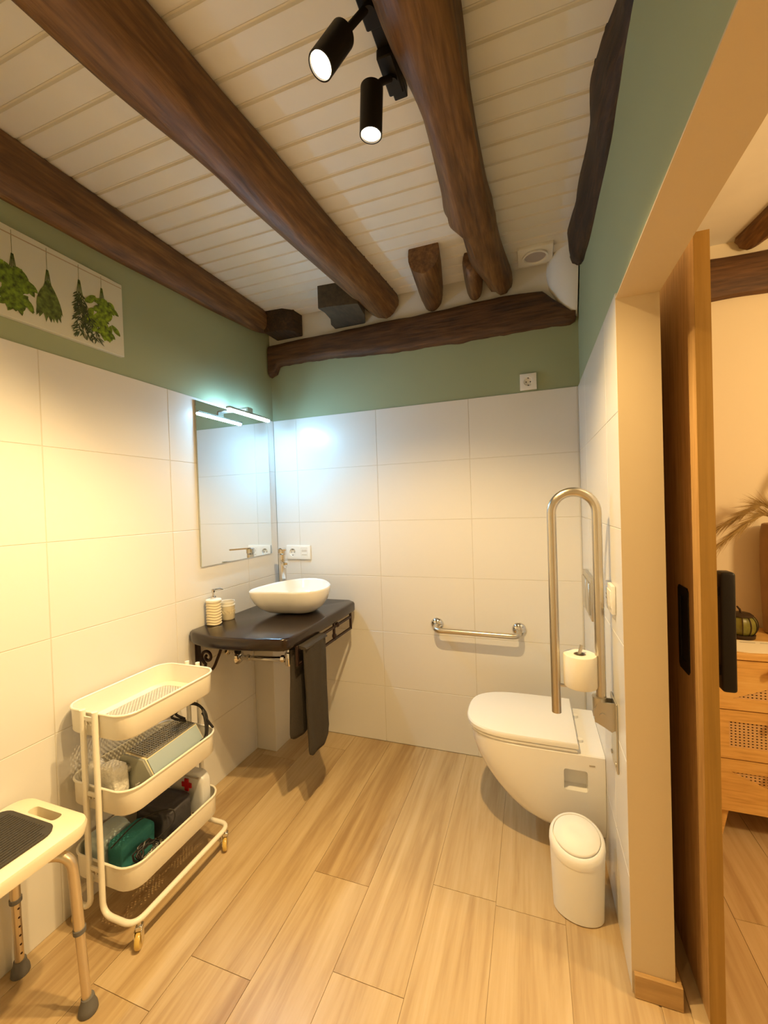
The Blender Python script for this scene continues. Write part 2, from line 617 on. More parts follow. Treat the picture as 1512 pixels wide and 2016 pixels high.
# rounded plaster over a pipe, in the corner above the wall beam
mb = MB()
rings = []
for z, rx, ry in ((2.40, 0.12, 0.14), (2.33, 0.125, 0.13), (2.26, 0.115, 0.105), (2.19, 0.075, 0.07), (2.12, 0.02, 0.02)):
    rings.append([(WX + 0.002, 0.002, z)] + [(WX + 0.002 - rx * math.cos(a), 0.002 - ry * math.sin(a), z) for a in [PI / 2 * i / 10 for i in range(11)]])
mb.loft(rings)
struct('trim_2', mb, 'white_paint')['label'] = 'rounded white plaster boxing in the corner above the wall beam'

# ================================================================ LOGS AND STUBS


def log(name, st, label, material='log', amp=0.010, freq=4.5, n=22, per=7, group=None, top=None, cat='beam'):
    """irregular trunk through stations (x, y, z, rx, rz), running along y; flat where it meets the ceiling"""
    P = []
    for i in range(len(st) - 1):
        for k in range(per):
            t = k / per
            a = [Vector(s[:3]) for s in (st[max(i - 1, 0)], st[i], st[i + 1], st[min(i + 2, len(st) - 1)])]
            p = 0.5 * ((2 * a[1]) + (-a[0] + a[2]) * t + (2 * a[0] - 5 * a[1] + 4 * a[2] - a[3]) * t * t + (-a[0] + 3 * a[1] - 3 * a[2] + a[3]) * t ** 3)
            s = t * t * (3 - 2 * t)
            P.append((p, st[i][3] * (1 - s) + st[i + 1][3] * s, st[i][4] * (1 - s) + st[i + 1][4] * s))
    P.append((Vector(st[-1][:3]), st[-1][3], st[-1][4]))
    seed = random.random() * 50
    rings = []
    for p, rx, rz in P:
        ring = []
        for k in range(n):
            a = 2 * PI * k / n
            d = Vector((math.cos(a), 0, math.sin(a)))
            q = Vector((p.x + rx * d.x, p.y, p.z + rz * d.z))
            w = noise.noise(Vector((q.x * freq, q.y * freq * 0.5, q.z * freq)) + Vector((seed, 0, 0)))
            w2 = noise.noise(Vector((d.x * 2.5, q.y * 1.2, d.z * 2.5)) + Vector((0, seed, 0)))
            w3 = noise.noise(Vector((d.x * 9, q.y * 2, d.z * 9)) + Vector((0, seed, 3)))
            q += d * (amp * w + amp * 1.1 * w2 + amp * 0.45 * w3)
            if top is not None and q.z > top:
                q.z = top
            ring.append(q)
        rings.append(ring)
    o = build(name, MB().loft(rings), material, smooth=50)
    return tag(o, label, cat, group)


TOP = CZ + 0.006
log('ceiling_beam', [(0.505, -2.84, 2.35, 0.112, 0.105), (0.56, -1.9, 2.35, 0.108, 0.10), (0.585, -1.45, 2.35, 0.098, 0.098), (0.62, -1.1, 2.345, 0.088, 0.092),
                     (0.648, -0.75, 2.345, 0.083, 0.088), (0.69, -0.35, 2.345, 0.083, 0.085), (0.72, -0.02, 2.345, 0.080, 0.078)],
    'brown round log beam across the ceiling between the edge beam and the spotlight track', top=TOP)
log('ceiling_beam', [(1.20, -2.84, 2.34, 0.10, 0.105), (1.215, -1.9, 2.34, 0.098, 0.10), (1.225, -1.3, 2.34, 0.082, 0.095), (1.238, -1.0, 2.34, 0.069, 0.088),
                     (1.240, -0.72, 2.335, 0.074, 0.082), (1.240, -0.585, 2.335, 0.081, 0.086), (1.262, -0.50, 2.335, 0.061, 0.078), (1.266, -0.42, 2.335, 0.060, 0.076), (1.275, -0.3, 2.335, 0.063, 0.074), (1.308, -0.12, 2.335, 0.058, 0.068), (1.318, -0.015, 2.335, 0.052, 0.062)],
    'brown knotty crooked log beam beside the black spotlight track', top=TOP, amp=0.011)
log('ceiling_beam', [(-0.002, -2.84, 2.315, 0.058, 0.112), (0.0, -1.6, 2.315, 0.056, 0.108), (0.004, -1.1, 2.318, 0.055, 0.100), (0.012, -0.6, 2.33, 0.054, 0.09), (0.026, -0.22, 2.335, 0.05, 0.078), (0.038, -0.085, 2.335, 0.034, 0.06)],
    'brown log beam along the top of the wall with the herb picture', top=TOP, amp=0.004)
log('ceiling_beam', [(1.66, -2.4, 2.345, 0.040, 0.06), (1.66, -1.25, 2.345, 0.032, 0.062), (1.66, -1.08, 2.34, 0.026, 0.068), (1.655, -0.96, 2.335, 0.046, 0.09), (1.652, -0.86, 2.33, 0.052, 0.11), (1.655, -0.7, 2.325, 0.045, 0.112), (1.652, -0.45, 2.325, 0.052, 0.115), (1.645, -0.28, 2.325, 0.058, 0.095), (1.635, -0.17, 2.32, 0.034, 0.06)],
    'narrow dark wavy log edge where the ceiling meets the doorway wall', 'log_dark', top=TOP, amp=0.010, freq=11)


def stub(label, poly, z, material='block', bev=0.006):
    """sawn beam end standing out of the back wall: plan outline, from z up to the ceiling"""
    o = build('beam_stub', MB().prism([(x, y, z) for x, y in poly], (0, 0, CZ + 0.006 - z)), material, smooth=30, bevel=bev, bseg=2)
    return tag(o, label, 'beam stub', 'cut beam stubs at the back wall')


stub('broad grey-brown flat beam stub behind the thick log beam', [(0.452, -0.252), (0.535, -0.245), (0.655, -0.222), (0.64, -0.10), (0.605, -0.002), (0.425, -0.002), (0.428, -0.06), (0.455, -0.12), (0.462, -0.20)], 2.268, bev=0.004)
stub('smallest dark square beam stub in the corner above the mirror wall', [(0.05, -0.135), (0.165, -0.125), (0.212, -0.085), (0.222, -0.002), (0.05, -0.002)], 2.262, 'log_dark', 0.008)
log('beam_stub', [(1.020, -0.36, 2.352, 0.070, 0.086), (1.012, -0.28, 2.348, 0.068, 0.088), (0.992, -0.12, 2.338, 0.062, 0.08), (0.978, -0.008, 2.332, 0.052, 0.070)],
    'brown half-round beam stub standing alone between the two log beams', top=TOP, amp=0.004, group='cut beam stubs at the back wall', cat='beam stub', per=3)
log('beam_stub', [(1.205, -0.235, 2.36, 0.034, 0.06), (1.203, -0.20, 2.352, 0.041, 0.075), (1.197, -0.10, 2.342, 0.041, 0.068), (1.190, -0.012, 2.335, 0.036, 0.062)],
    'narrow round beam stub touching the end of the knotty beam', top=TOP, amp=0.003, group='cut beam stubs at the back wall', cat='beam stub', per=3)

# beam let into the back wall
up_e = [(0.0, 2.236), (0.2, 2.243), (0.44, 2.243), (0.70, 2.252), (0.95, 2.252), (1.18, 2.262), (1.40, 2.262), (1.50, 2.252), (1.54, 2.21), (1.635, 2.13)]
lo_e = [(0.0, 2.055), (0.05, 2.07), (0.062, 2.118), (0.2, 2.115), (0.40, 2.112), (0.56, 2.098), (0.70, 2.092), (0.84, 2.085), (0.96, 2.09), (1.10, 2.082), (1.25, 2.088), (1.45, 2.09), (1.62, 2.085), (1.635, 2.10)]


def interp(tab, x):
    for (a, b), (c, d) in zip(tab, tab[1:]):
        if x <= c:
            return b + (d - b) * (x - a) / (c - a)
    return tab[-1][1]


rings = []
for i in range(84):
    x = 0.001 + 1.633 * i / 83
    a, b = interp(lo_e, x), interp(up_e, x)
    a += 0.006 * noise.noise(Vector((x * 14, 0, 0))) + 0.003 * noise.noise(Vector((x * 45, 5, 0)))
    b += 0.003 * noise.noise(Vector((x * 11, 9, 0)))
    dep = 0.036 + 0.008 * noise.noise(Vector((x * 4, 3, 3)))
    m_ = (a + b) / 2
    ring = [(x, 0.006, a), (x, -dep * 0.55, a), (x, -dep * 0.9, a + 0.012), (x, -dep, a + 0.03), (x, -dep - 0.004 * noise.noise(Vector((x * 20, 1, 1))), m_ - 0.02), (x, -dep - 0.004 * noise.noise(Vector((x * 20, 2, 1))), m_ + 0.02), (x, -dep, b - 0.03), (x, -dep * 0.85, b - 0.01), (x, -dep * 0.5, b), (x, 0.006, b)]
    rings.append(ring)
tag(build('wall_beam', MB().loft(rings), 'log_x', smooth=50), 'dark hewn beam lying level along the back wall above the green paint', 'beam')

# hall beams
log('ceiling_beam', [(2.33, 0.12, 2.385, 0.055, 0.062), (2.40, -0.2, 2.39, 0.075, 0.075), (2.47, -1.0, 2.39, 0.08, 0.08), (2.52, -2.7, 2.39, 0.085, 0.085)], 'brown log beam end in the next room above the chest of drawers', top=CZ + 0.045)
rings = []
for i in range(60):
    x = OX + 0.01 + (HX - OX - 0.02) * i / 59
    a = 2.14 + 0.016 * noise.noise(Vector((x * 5, 4, 0)))
    b = 2.315 + 0.01 * noise.noise(Vector((x * 4, 8, 0)))
    d = 0.05 + 0.01 * noise.noise(Vector((x * 4, 1, 1)))
    rings.append([(x, HB - 0.001, a), (x, HB - d * 0.7, a + 0.005), (x, HB - d, a + 0.04), (x, HB - d, b - 0.04), (x, HB - d * 0.7, b - 0.005), (x, HB - 0.001, b)])
tag(build('wall_beam', MB().loft(rings), 'log_x', smooth=50), 'rough brown beam along the far wall of the next room', 'beam')

# ================================================================ VENT
t = thing('ceiling_vent', 'square white plastic extractor vent in the ceiling corner', 'vent', (1.468, -0.115, CZ))
fr = build('frame', MB().bevbox((1.394, -0.187, CZ - 0.014), (1.542, -0.045, CZ + 0.004), 0.004), 'plastic', t)
mb = MB().lathe([(0.046, 0), (0.054, -0.004), (0.054, -0.010), (0.048, -0.011), (0.044, -0.006), (0.044, 0.0)], (1.468, -0.116, CZ - 0.012), 40)
build('collar', mb, 'plastic', t)
build('opening', MB().lathe([(0.0005, -0.002), (0.044, -0.002), (0.044, 0.0), (0.0005, 0.0)], (1.468, -0.116, CZ - 0.0135), 32), 'vent_in', t)

# ================================================================ TRACK LIGHT
t = thing('track_light', 'black ceiling spotlight track with cylindrical spotlights beside the knotty beam', 'track light', (1.135, -1.7, 2.35))
build('rail', MB().bevbox((1.113, -2.55, 2.352), (1.148, -1.032, CZ + 0.003), 0.002, 1), 'black', t)


def spot(top, d, ay, energy, angle, lens=True):
    d = Vector(d).normalized()
    top = Vector(top)
    bot = top + d * 0.108
    R = 0.0265
    mb = MB()
    e1 = d.orthogonal().normalized()
    e2 = d.cross(e1)
    rings = []
    for s, r in ((0.0, R - 0.004), (0.003, R), (0.108, R), (0.108, R - 0.003), (0.098, R - 0.0035), (0.096, 0.001)):
        rings.append([top + d * s + r * (math.cos(2 * PI * k / 32) * e1 + math.sin(2 * PI * k / 32) * e2) for k in range(32)])
    mb.loft(rings)
    h = build('spotlight_head', mb, 'black', t)
    lb = MB()
    lb.loft([[top + d * s + r * (math.cos(2 * PI * k / 32) * e1 + math.sin(2 * PI * k / 32) * e2) for k in range(32)] for s, r in ((0.099, R - 0.004), (0.104, R - 0.004))])
    build('bulb', lb, 'bulb', h)
    build('joint', MB().tube([Vector((1.130, ay, 2.33)), top + Vector((0.018, (ay - top.y) * 0.3, 0.022)), top + d * 0.006], 0.008, 10), 'black', h)
    build('adapter', MB().bevbox((1.110, ay - 0.055, 2.328), (1.148, ay + 0.045, 2.353), 0.003, 1).cyl((1.132, ay, 2.318), (1.132, ay, 2.33), 0.012), 'black', t)
    l = lamp('spot', 'SPOT', bot + d * 0.002, energy, WARM, 0.022, d, t, angle, 0.5)


spot((1.100, -1.178, 2.262), (-0.07, 0.03, -1), -1.115, 82, 132)
spot((1.083, -1.300, 2.262), (-0.30, -0.40, -0.86), -1.272, 62, 114)
spot((1.095, -1.75, 2.27), (-0.25, -0.15, -1), -1.72, 6, 124)
spot((1.095, -2.35, 2.27), (-0.1, 0.35, -1), -2.32, 8, 130)

# ================================================================ MIRROR, MIRROR LAMP, PICTURE
t = thing('wall_mirror', 'frameless rectangular wall mirror above the dark basin counter', 'mirror', (0.01, -0.34, 1.03))
build('backing', MB().box((0.0006, -0.613, 1.032), (0.0035, -0.073, 1.786)), 'glass_edge', t, smooth=0)
build('glass', MB().bevbox((0.0035, -0.615, 1.030), (0.0085, -0.071, 1.788), 0.0012, 1), 'mirror', t, smooth=0)
t = thing('mirror_lamp', 'slim cool white LED light bar fixed above the mirror', 'lamp', (0.05, -0.35, 1.79))
build('housing', MB().bevbox((0.088, -0.512, 1.762), (0.112, -0.188, 1.772), 0.002, 1), 'satin', t)
build('arm', MB().bevbox((0.0, -0.37, 1.790), (0.105, -0.33, 1.797), 0.0015, 1).box((0.095, -0.37, 1.771), (0.105, -0.33, 1.791)), 'satin', t)
build('diffuser', MB().bevbox((0.091, -0.508, 1.752), (0.109, -0.192, 1.763), 0.003, 1), 'led', t)

t = thing('herb_picture', 'long canvas picture of hanging herb bunches on the green wall', 'picture', (-0.004, -1.3, 1.87))
PX = 0.010
build('canvas', MB().bevbox((-0.0075, -1.66, 1.867), (PX, -0.957, 2.134), 0.0015, 1), 'canvas', t)


def leaf(mb, cy_, cz, ang, L, w, n=7, off=0.0):
    """flat printed leaf on the canvas face"""
    pts = []
    for s in (1, -1):
        for i in range(n):
            u = i / (n - 1) if s == 1 else 1 - i / (n - 1)
            pts.append((u * L, s * w * math.sin(PI * u) ** 0.8 * 0.5))
    c, s_ = math.cos(ang), math.sin(ang)
    vs = [(PX + 0.0006 + off, cy_ + a * c - b * s_, cz + a * s_ + b * c) for a, b in pts]
    mb.add(vs, [tuple(range(len(vs)))])


build('twine_print', MB().add([(PX + 0.0006, -1.66, 2.103), (PX + 0.0006, -0.96, 2.118), (PX + 0.0006, -0.96, 2.121), (PX + 0.0006, -1.66, 2.107)], [(0, 1, 2, 3)]), 'twine', t, smooth=0)
rng = random.Random(3)


def bunch(yc, ztop, zbot, width, mname, kind, count):
    mb = MB()
    for i in range(count):
        u = rng.random()
        if kind == 'sage':
            a = -PI / 2 + rng.uniform(-0.45, 0.45)
            leaf(mb, yc + rng.uniform(-0.004, 0.004), ztop - 0.01 - 0.05 * u, a, rng.uniform(0.5, 0.9) * (ztop - zbot) * (1 - 0.3 * u), 0.016 + 0.008 * rng.random(), off=i * 0.00002)
        elif kind == 'rosemary':
            z = ztop - 0.02 - (ztop - zbot - 0.03) * u
            yy = yc + (rng.random() - 0.5) * width * (0.25 + u) + 0.025 * u
            leaf(mb, yy, z, -PI / 2 + rng.uniform(-1.2, 1.2), 0.022 + 0.01 * rng.random(), 0.004, 5, off=i * 0.00001)
        else:
            z = ztop - 0.015 - (ztop - zbot - 0.045) * u
            yy = yc + (rng.random() - 0.5) * width * (0.3 + 0.8 * math.sin(PI * min(1, u * 0.9 + 0.1)))
            leaf(mb, yy, z, -PI / 2 + rng.uniform(-1.1, 1.1), 0.030 + 0.015 * rng.random(), 0.014 + 0.008 * rng.random(), off=i * 0.00002)
    o = build('herb_print', mb, mname, t, smooth=0)
    st = MB()
    for k in range(5):
        dy = (k - 2) * 0.003
        st.add([(PX + 0.0005, yc + dy * 0.4, ztop + 0.018), (PX + 0.0005, yc + dy * 0.4 + 0.002, ztop + 0.018), (PX + 0.0005, yc + dy * 2 + 0.003, ztop - 0.05), (PX + 0.0005, yc + dy * 2, ztop - 0.05)], [(0, 1, 2, 3)])
    st.add([(PX + 0.0005, yc - 0.0006, ztop), (PX + 0.0005, yc + 0.0006, ztop), (PX + 0.0005, yc + 0.0006, 2.126), (PX + 0.0005, yc - 0.0006, 2.126)], [(0, 1, 2, 3)])
    build('stem_print', st, 'leaf_sage' if kind != 'x' else 'twine', o, smooth=0)


bunch(-1.038, 2.067, 1.900, 0.085, 'leaf_basil', 'basil', 64)
bunch(-1.116, 2.058, 1.885, 0.062, 'leaf_rose', 'rosemary', 190)
bunch(-1.214, 2.040, 1.888, 0.06, 'leaf_sage', 'sage', 40)
bunch(-1.308, 2.040, 1.888, 0.090, 'leaf_mint', 'mint', 100)
bunch(-1.40, 2.045, 1.895, 0.07, 'leaf_sage', 'sage', 30)
bunch(-1.49, 2.05, 1.895, 0.07, 'leaf_basil', 'basil', 50)
bunch(-1.58, 2.05, 1.895, 0.07, 'leaf_mint', 'mint', 50)

# ================================================================ SOCKETS AND SWITCHES


def socket_module(t, cx, cz, y0, R=0.020):
    build('socket', MB().lathe([(0.0005, 0.008), (R - 0.001, 0.008), (R, 0.0), (R + 0.002, -0.001), (R + 0.002, 0.009), (0.0005, 0.009)], (cx, y0, cz), 28, 'y'), 'plastic', t)
    for q in (-0.0095, 0.0095):
        build('contact', MB().cyl((cx + q, y0 + 0.0055, cz), (cx + q, y0 + 0.009, cz), 0.0028, 10), 'rubber', t)
    for q in (-R + 0.001, R - 0.005):
        build('earth_clip', MB().box((cx - 0.003, y0 + 0.001, cz + q), (cx + 0.003, y0 + 0.006, cz + q + 0.004)), 'rubber', t)


def frame_plate(x0, x1, z0, z1, y0, y1, holes):
    """socket frame with real round wells"""
    mb = MB().bevbox((x0, y1, z0), (x1, y0, z1), 0.003, 2)
    return mb


t = thing('wall_socket', 'single white wall socket on the green paint below the wall beam', 'socket', (1.425, 0.0, 1.81))
p = build('plate', MB().bevbox((1.387, -0.005, 1.810), (1.462, 0.0075, 1.887), 0.002, 2), 'plastic', t)
boolean(p, MB().cyl((1.4245, -0.02, 1.8485), (1.4245, 0.004, 1.8485), 0.0215, 28))
socket_module(t, 1.4245, 1.8485, -0.0045)
t = thing('wall_socket', 'double white wall socket plate behind the basin tap', 'socket', (0.143, 0.0, 0.988))
p = build('plate', MB().bevbox((0.064, -0.009, 0.988), (0.222, -0.0005, 1.070), 0.002, 2), 'plastic', t)
boolean(p, MB().cyl((0.1035, -0.02, 1.029), (0.1035, -0.0015, 1.029), 0.0215, 28).box((0.160, -0.02, 1.004), (0.204, -0.0072, 1.054)))
socket_module(t, 0.1035, 1.029, -0.0085)
build('rocker', MB().bevbox((0.161, -0.0085, 1.005), (0.203, -0.0045, 1.053), 0.001, 1), 'plastic', t)
for q in (1.040, 1.033, 1.013):
    build('marking', MB().box((0.166, -0.0092, q), (0.198, -0.0084, q + 0.0025)), 'label_grey', t, smooth=0)
t = thing('light_switch', 'white two-part switch plate on the wall beside the door jamb', 'switch', (WX, -0.76, 0.955))
build('plate', MB().bevbox((WX - 0.011, -0.815, 0.957), (WX - 0.0005, -0.715, 1.037), 0.002, 2), 'plastic', t)
build('rocker', MB().bevbox((WX - 0.0135, -0.762, 0.972), (WX - 0.0095, -0.724, 1.022), 0.001, 1), 'plastic', t)
build('rocker', MB().bevbox((WX - 0.0135, -0.806, 0.972), (WX - 0.0095, -0.768, 1.022), 0.001, 1), 'plastic', t)
for q in (0.990, 1.002):
    build('marking', MB().box((WX - 0.0140, -0.752, q), (WX - 0.0130, -0.734, q + 0.002)), 'label_grey', t, smooth=0)
t = thing('flush_plate', 'grey dual flush plate on the wall over the toilet', 'flush plate', (WX, -0.28, 0.825))
build('plate', MB().bevbox((WX - 0.016, -0.41, 0.826), (WX - 0.0005, -0.155, 0.985), 0.004, 2), 'satin', t)
build('button', MB().bevbox((WX - 0.022, -0.29, 0.845), (WX - 0.014, -0.18, 0.966), 0.002, 1), 'satin', t)
build('button', MB().bevbox((WX - 0.022, -0.39, 0.845), (WX - 0.014, -0.296, 0.966), 0.002, 1), 'satin', t)

# ================================================================ BASIN COUNTER
t = thing('basin_counter', 'dark stained wooden counter with rounded corners and wrought iron supports', 'counter', (0.25, -0.36, 0.70))
pl = []
edge = [(0.001, -0.001), (0.001, -0.685)]
edge += [(0.012, -0.703), (0.05, -0.724), (0.10, -0.738), (0.16, -0.748), (0.22, -0.75), (0.29, -0.744), (0.36, -0.732)]
edge += [(0.42, -0.717)] + [(0.452 + 0.048 * math.sin(a), -0.664 - 0.048 * math.cos(a)) for a in [0.2, 0.5, 0.8, 1.1, 1.4]]
edge += [(0.502, -0.62), (0.505, -0.40), (0.507, -0.2)] + [(0.467 + 0.04 * math.cos(a), -0.06 + 0.04 * math.sin(a)) for a in [0.0, 0.4, 0.8, 1.2]] + [(0.46, -0.001)]
build('top', MB().prism([(x, y, 0.715) for x, y in edge], (0, 0, 0.0513)), 'counter', t, smooth=50, bevel=0.011, bseg=3)


def bracket(yc):
    mb = MB()
    w = 0.006
    mb.box((0.001, yc - 0.011, 0.52), (0.013, yc + 0.011, 0.715)).box((0.001, yc - 0.011, 0.703), (0.46, yc + 0.011, 0.715))
    pts = []
    # S scroll: spiral near the wall opening into a brace
    for i in range(26):
        a = i * 0.34
        r = 0.007 + 0.0028 * i / 2.6
        pts.append((0.058 + r * math.cos(a + 2.2), yc, 0.640 + r * math.sin(a + 2.2)))
    br = smooth_path([pts[-1], (0.045, yc, 0.585), (0.085, yc, 0.590), (0.115, yc, 0.640), (0.145, yc, 0.703)], 6)
    mb.tube([Vector(q) for q in pts[:-1]] + br, 0.0065, 8)
    return build('scroll_bracket', mb, 'iron', t)


bracket(-0.655)
bracket(-0.12)
mb = MB()
rw = 0.0055
for z in (0.698, 0.638):
    mb.bevbox((0.494, -0.63, z - rw), (0.505, -0.095, z + rw), 0.001, 1)
for yy in (-0.63, -0.095):
    mb.bevbox((0.494, yy - rw, 0.632), (0.505, yy + rw, 0.718), 0.001, 1)
mb.bevbox((0.494, -0.29 - rw, 0.632), (0.505, -0.29 + rw, 0.718), 0.001, 1)
mb.lathe([(0.0005, -0.014), (0.010, -0.008), (0.012, 0), (0.010, 0.008), (0.0005, 0.014)], (0.50, -0.255, 0.70), 12)
mb.lathe([(0.0005, -0.014), (0.010, -0.008), (0.012, 0), (0.010, 0.008), (0.0005, 0.014)], (0.50, -0.29, 0.655), 12)
build('towel_rail', mb, 'iron', t)

# ---- plumbing under the counter
t = thing('basin_drain', 'chrome drain trap and pipe below the basin counter', 'drain', (0.28, -0.36, 0.52))
build('trap_bottle', MB().lathe([(0.001, 0), (0.018, 0.002), (0.021, 0.01), (0.021, 0.062), (0.017, 0.068), (0.015, 0.072), (0.015, 0.20), (0.001, 0.20)], (0.285, -0.36, 0.514), 24), 'chrome', t)
build('waste_pipe', MB().tube([(0.285, -0.36, 0.548), (0.22, -0.37, 0.544), (0.05, -0.38, 0.538), (0.002, -0.38, 0.538)], 0.013, 14), 'chrome', t)
build('nut', MB().cyl((0.245, -0.366, 0.5455), (0.262, -0.363, 0.5465), 0.018, 8), 'chrome', t)
build('nut', MB().cyl((0.055, -0.38, 0.538), (0.07, -0.379, 0.538), 0.018, 8), 'chrome', t)
build('rosette', MB().lathe([(0.013, 0.018), (0.026, 0.012), (0.036, 0.0), (0.013, 0.0)], (0.001, -0.38, 0.538), 24, 'x'), 'chrome', t)
for i, (yy, lab) in enumerate(((-0.46, 'left'), (-0.405, 'right'))):
    tv = thing('angle_valve', ['chrome angle valve under the counter, nearer the scroll bracket', 'chrome angle valve under the counter, beside the drain pipe'][i], 'valve', (0.0, yy, 0.60), 'angle valves under the basin counter')
    build('body', MB().lathe([(0.022, 0.0), (0.024, 0.004), (0.012, 0.010), (0.010, 0.012), (0.010, 0.05), (0.001, 0.05)], (0.001, yy, 0.60), 18, 'x').cyl((0.04, yy, 0.59), (0.04, yy, 0.635), 0.009, 12), 'chrome', tv)
    build('knob', MB().lathe([(0.006, 0.05), (0.015, 0.052), (0.017, 0.06), (0.015, 0.07), (0.001, 0.071)], (0.001, yy, 0.60), 12, 'x'), 'black' if i == 0 else 'chrome', tv)
    build('hose', MB().tube(smooth_path([(0.04, yy, 0.635), (0.045, yy + 0.01, 0.665), (0.07, yy + 0.05, 0.68), (0.085, yy + 0.12, 0.708)], 6), 0.0055, 8), 'steel', tv)

# ---- basin
ctrl = [(0.148, -0.468), (0.118, -0.40), (0.125, -0.28), (0.150, -0.19), (0.205, -0.105), (0.275, -0.075), (0.36, -0.11), (0.45, -0.215), (0.482, -0.315), (0.462, -0.395), (0.39, -0.438), (0.30, -0.448), (0.215, -0.462)]
cc = [Vector((a, b, 0)) for a, b in ctrl]
plan = []
mN = len(cc)
for i in range(mN):
    p0, p1, p2, p3 = cc[i - 1], cc[i], cc[(i + 1) % mN], cc[(i + 2) % mN]
    for k in range(5):
        q = k / 5
        plan.append(0.5 * ((2 * p1) + (-p0 + p2) * q + (2 * p0 - 5 * p1 + 4 * p2 - p3) * q * q + (-p0 + 3 * p1 - 3 * p2 + p3) * q ** 3))
ctr = Vector((0.300, -0.275, 0))
zb = 0.7668
prof = [(0.36, 0.0), (0.48, 0.003), (0.63, 0.014), (0.79, 0.036), (0.905, 0.064), (0.975, 0.095), (0.998, 0.118), (0.998, 0.125), (0.985, 0.128), (0.968, 0.127), (0.945, 0.118), (0.88, 0.085), (0.76, 0.052), (0.55, 0.030), (0.30, 0.021), (0.10, 0.018)]
rings = []
for s, z in prof:
    rings.append([Vector((ctr.x + (q.x - ctr.x) * s, ctr.y + (q.y - ctr.y) * s, zb + z)) for q in plan])
t = thing('vessel_basin', 'white egg-shaped vessel basin resting on the dark counter', 'basin', (0.30, -0.275, zb))
build('bowl', MB().loft(rings), 'ceramic', t, smooth=60)
build('drain_plug', MB().lathe([(0.024, 0), (0.026, 0.002), (0.022, 0.005), (0.001, 0.006)], (0.30, -0.275, zb + 0.0175), 24), 'chrome', t)

# ---- tap, spout turned to the basin
tx, ty = 0.114, -0.130
t = thing('basin_tap', 'tall chrome mixer tap in the corner behind the basin', 'tap', (tx, ty, zb))
du = Vector((0.62, -0.78, 0)).normalized()
dv = Vector((-du.y, du.x, 0))
O = Vector((tx, ty, 0))
build('column', MB().lathe([(0.025, 0), (0.026, 0.004), (0.021, 0.008), (0.0205, 0.012), (0.0205, 0.265), (0.001, 0.266)], (tx, ty, zb), 28), 'chrome', t)
mb = MB()


def obox(mb, o, a0, a1, b, z0, z1):
    vs = [o + du * a + dv * c + Vector((0, 0, z)) for z in (z0, z1) for a, c in ((a0, -b), (a1, -b), (a1, b), (a0, b))]
    mb.add(vs, [(0, 3, 2, 1), (4, 5, 6, 7), (0, 1, 5, 4), (1, 2, 6, 5), (2, 3, 7, 6), (3, 0, 4, 7)])


obox(mb, O, 0.0, 0.155, 0.012, 0.985, 1.003)
mb.cyl(O + du * 0.138 + Vector((0, 0, 0.975)), O + du * 0.138 + Vector((0, 0, 0.99)), 0.009, 16)
build('spout', mb, 'chrome', t, smooth=30, bevel=0.002)
mb = MB()
mb.lathe([(0.0205, 0.0), (0.023, 0.004), (0.023, 0.030), (0.018, 0.034), (0.001, 0.034)], (tx, ty, zb + 0.266), 24)
obox(mb, O, 0.0, 0.115, 0.009, zb + 0.294, zb + 0.302)
build('lever', mb, 'chrome', t, smooth=30)

# ---- soap dispenser and tumbler
c = (0.043, -0.588, 0.7666)
t = thing('soap_dispenser', 'cream ribbed soap dispenser with chrome pump on the counter', 'soap dispenser', c)
prof = [(0.001, 0.0), (0.031, 0.0)]
for i in range(40):
    z = 0.004 + 0.100 * i / 39
    prof.append((0.0325 + 0.0014 * math.sin(z * 2 * PI / 0.0125), z))
prof += [(0.034, 0.107), (0.033, 0.111), (0.020, 0.114), (0.013, 0.116), (0.001, 0.116)]
o = build('bottle', MB().lathe(prof, c, 40), 'cream_pot', t, smooth=60)
for v in o.data.vertices:
    a = math.atan2(v.co.y, v.co.x)
    if 0.004 < v.co.z < 0.10:
        v.co.z += 0.0022 * math.sin(3 * a)
build('shoulder', MB().lathe([(0.0345, 0.1055), (0.0352, 0.110), (0.033, 0.114), (0.012, 0.117), (0.001, 0.117)], c, 40), 'cream_rim', t)
mb = MB().lathe([(0.011, 0.117), (0.012, 0.119), (0.012, 0.128), (0.006, 0.131), (0.005, 0.134), (0.005, 0.146), (0.001, 0.146)], c, 20)
mb.lathe([(0.007, 0.146), (0.008, 0.148), (0.008, 0.159), (0.006, 0.161), (0.001, 0.161)], c, 18)
mb.tube([(c[0], c[1], c[2] + 0.156), (c[0] + 0.01, c[1] + 0.03, c[2] + 0.158), (c[0] + 0.012, c[1] + 0.05, c[2] + 0.151)], 0.0035, 10)
build('pump', mb, 'chrome', t)
c = (0.042, -0.497, 0.7666)
t = thing('tumbler', 'cream toothbrush tumbler with carved band behind the soap dispenser', 'tumbler', c)
build('cup', MB().lathe([(0.001, 0.0), (0.030, 0.0), (0.0325, 0.004), (0.034, 0.066), (0.0305, 0.067), (0.0305, 0.085), (0.029, 0.0), (0.001, 0.005)][:4] + [(0.034, 0.066), (0.031, 0.068), (0.031, 0.010), (0.001, 0.009)], c, 40), 'cream_pot', t)
build('rim', MB().lathe([(0.0345, 0.064), (0.0355, 0.067), (0.0345, 0.070), (0.033, 0.072), (0.0345, 0.083), (0.0335, 0.086), (0.031, 0.085), (0.030, 0.072), (0.030, 0.064)], c, 40), 'cream_rim', t)
mb = MB()
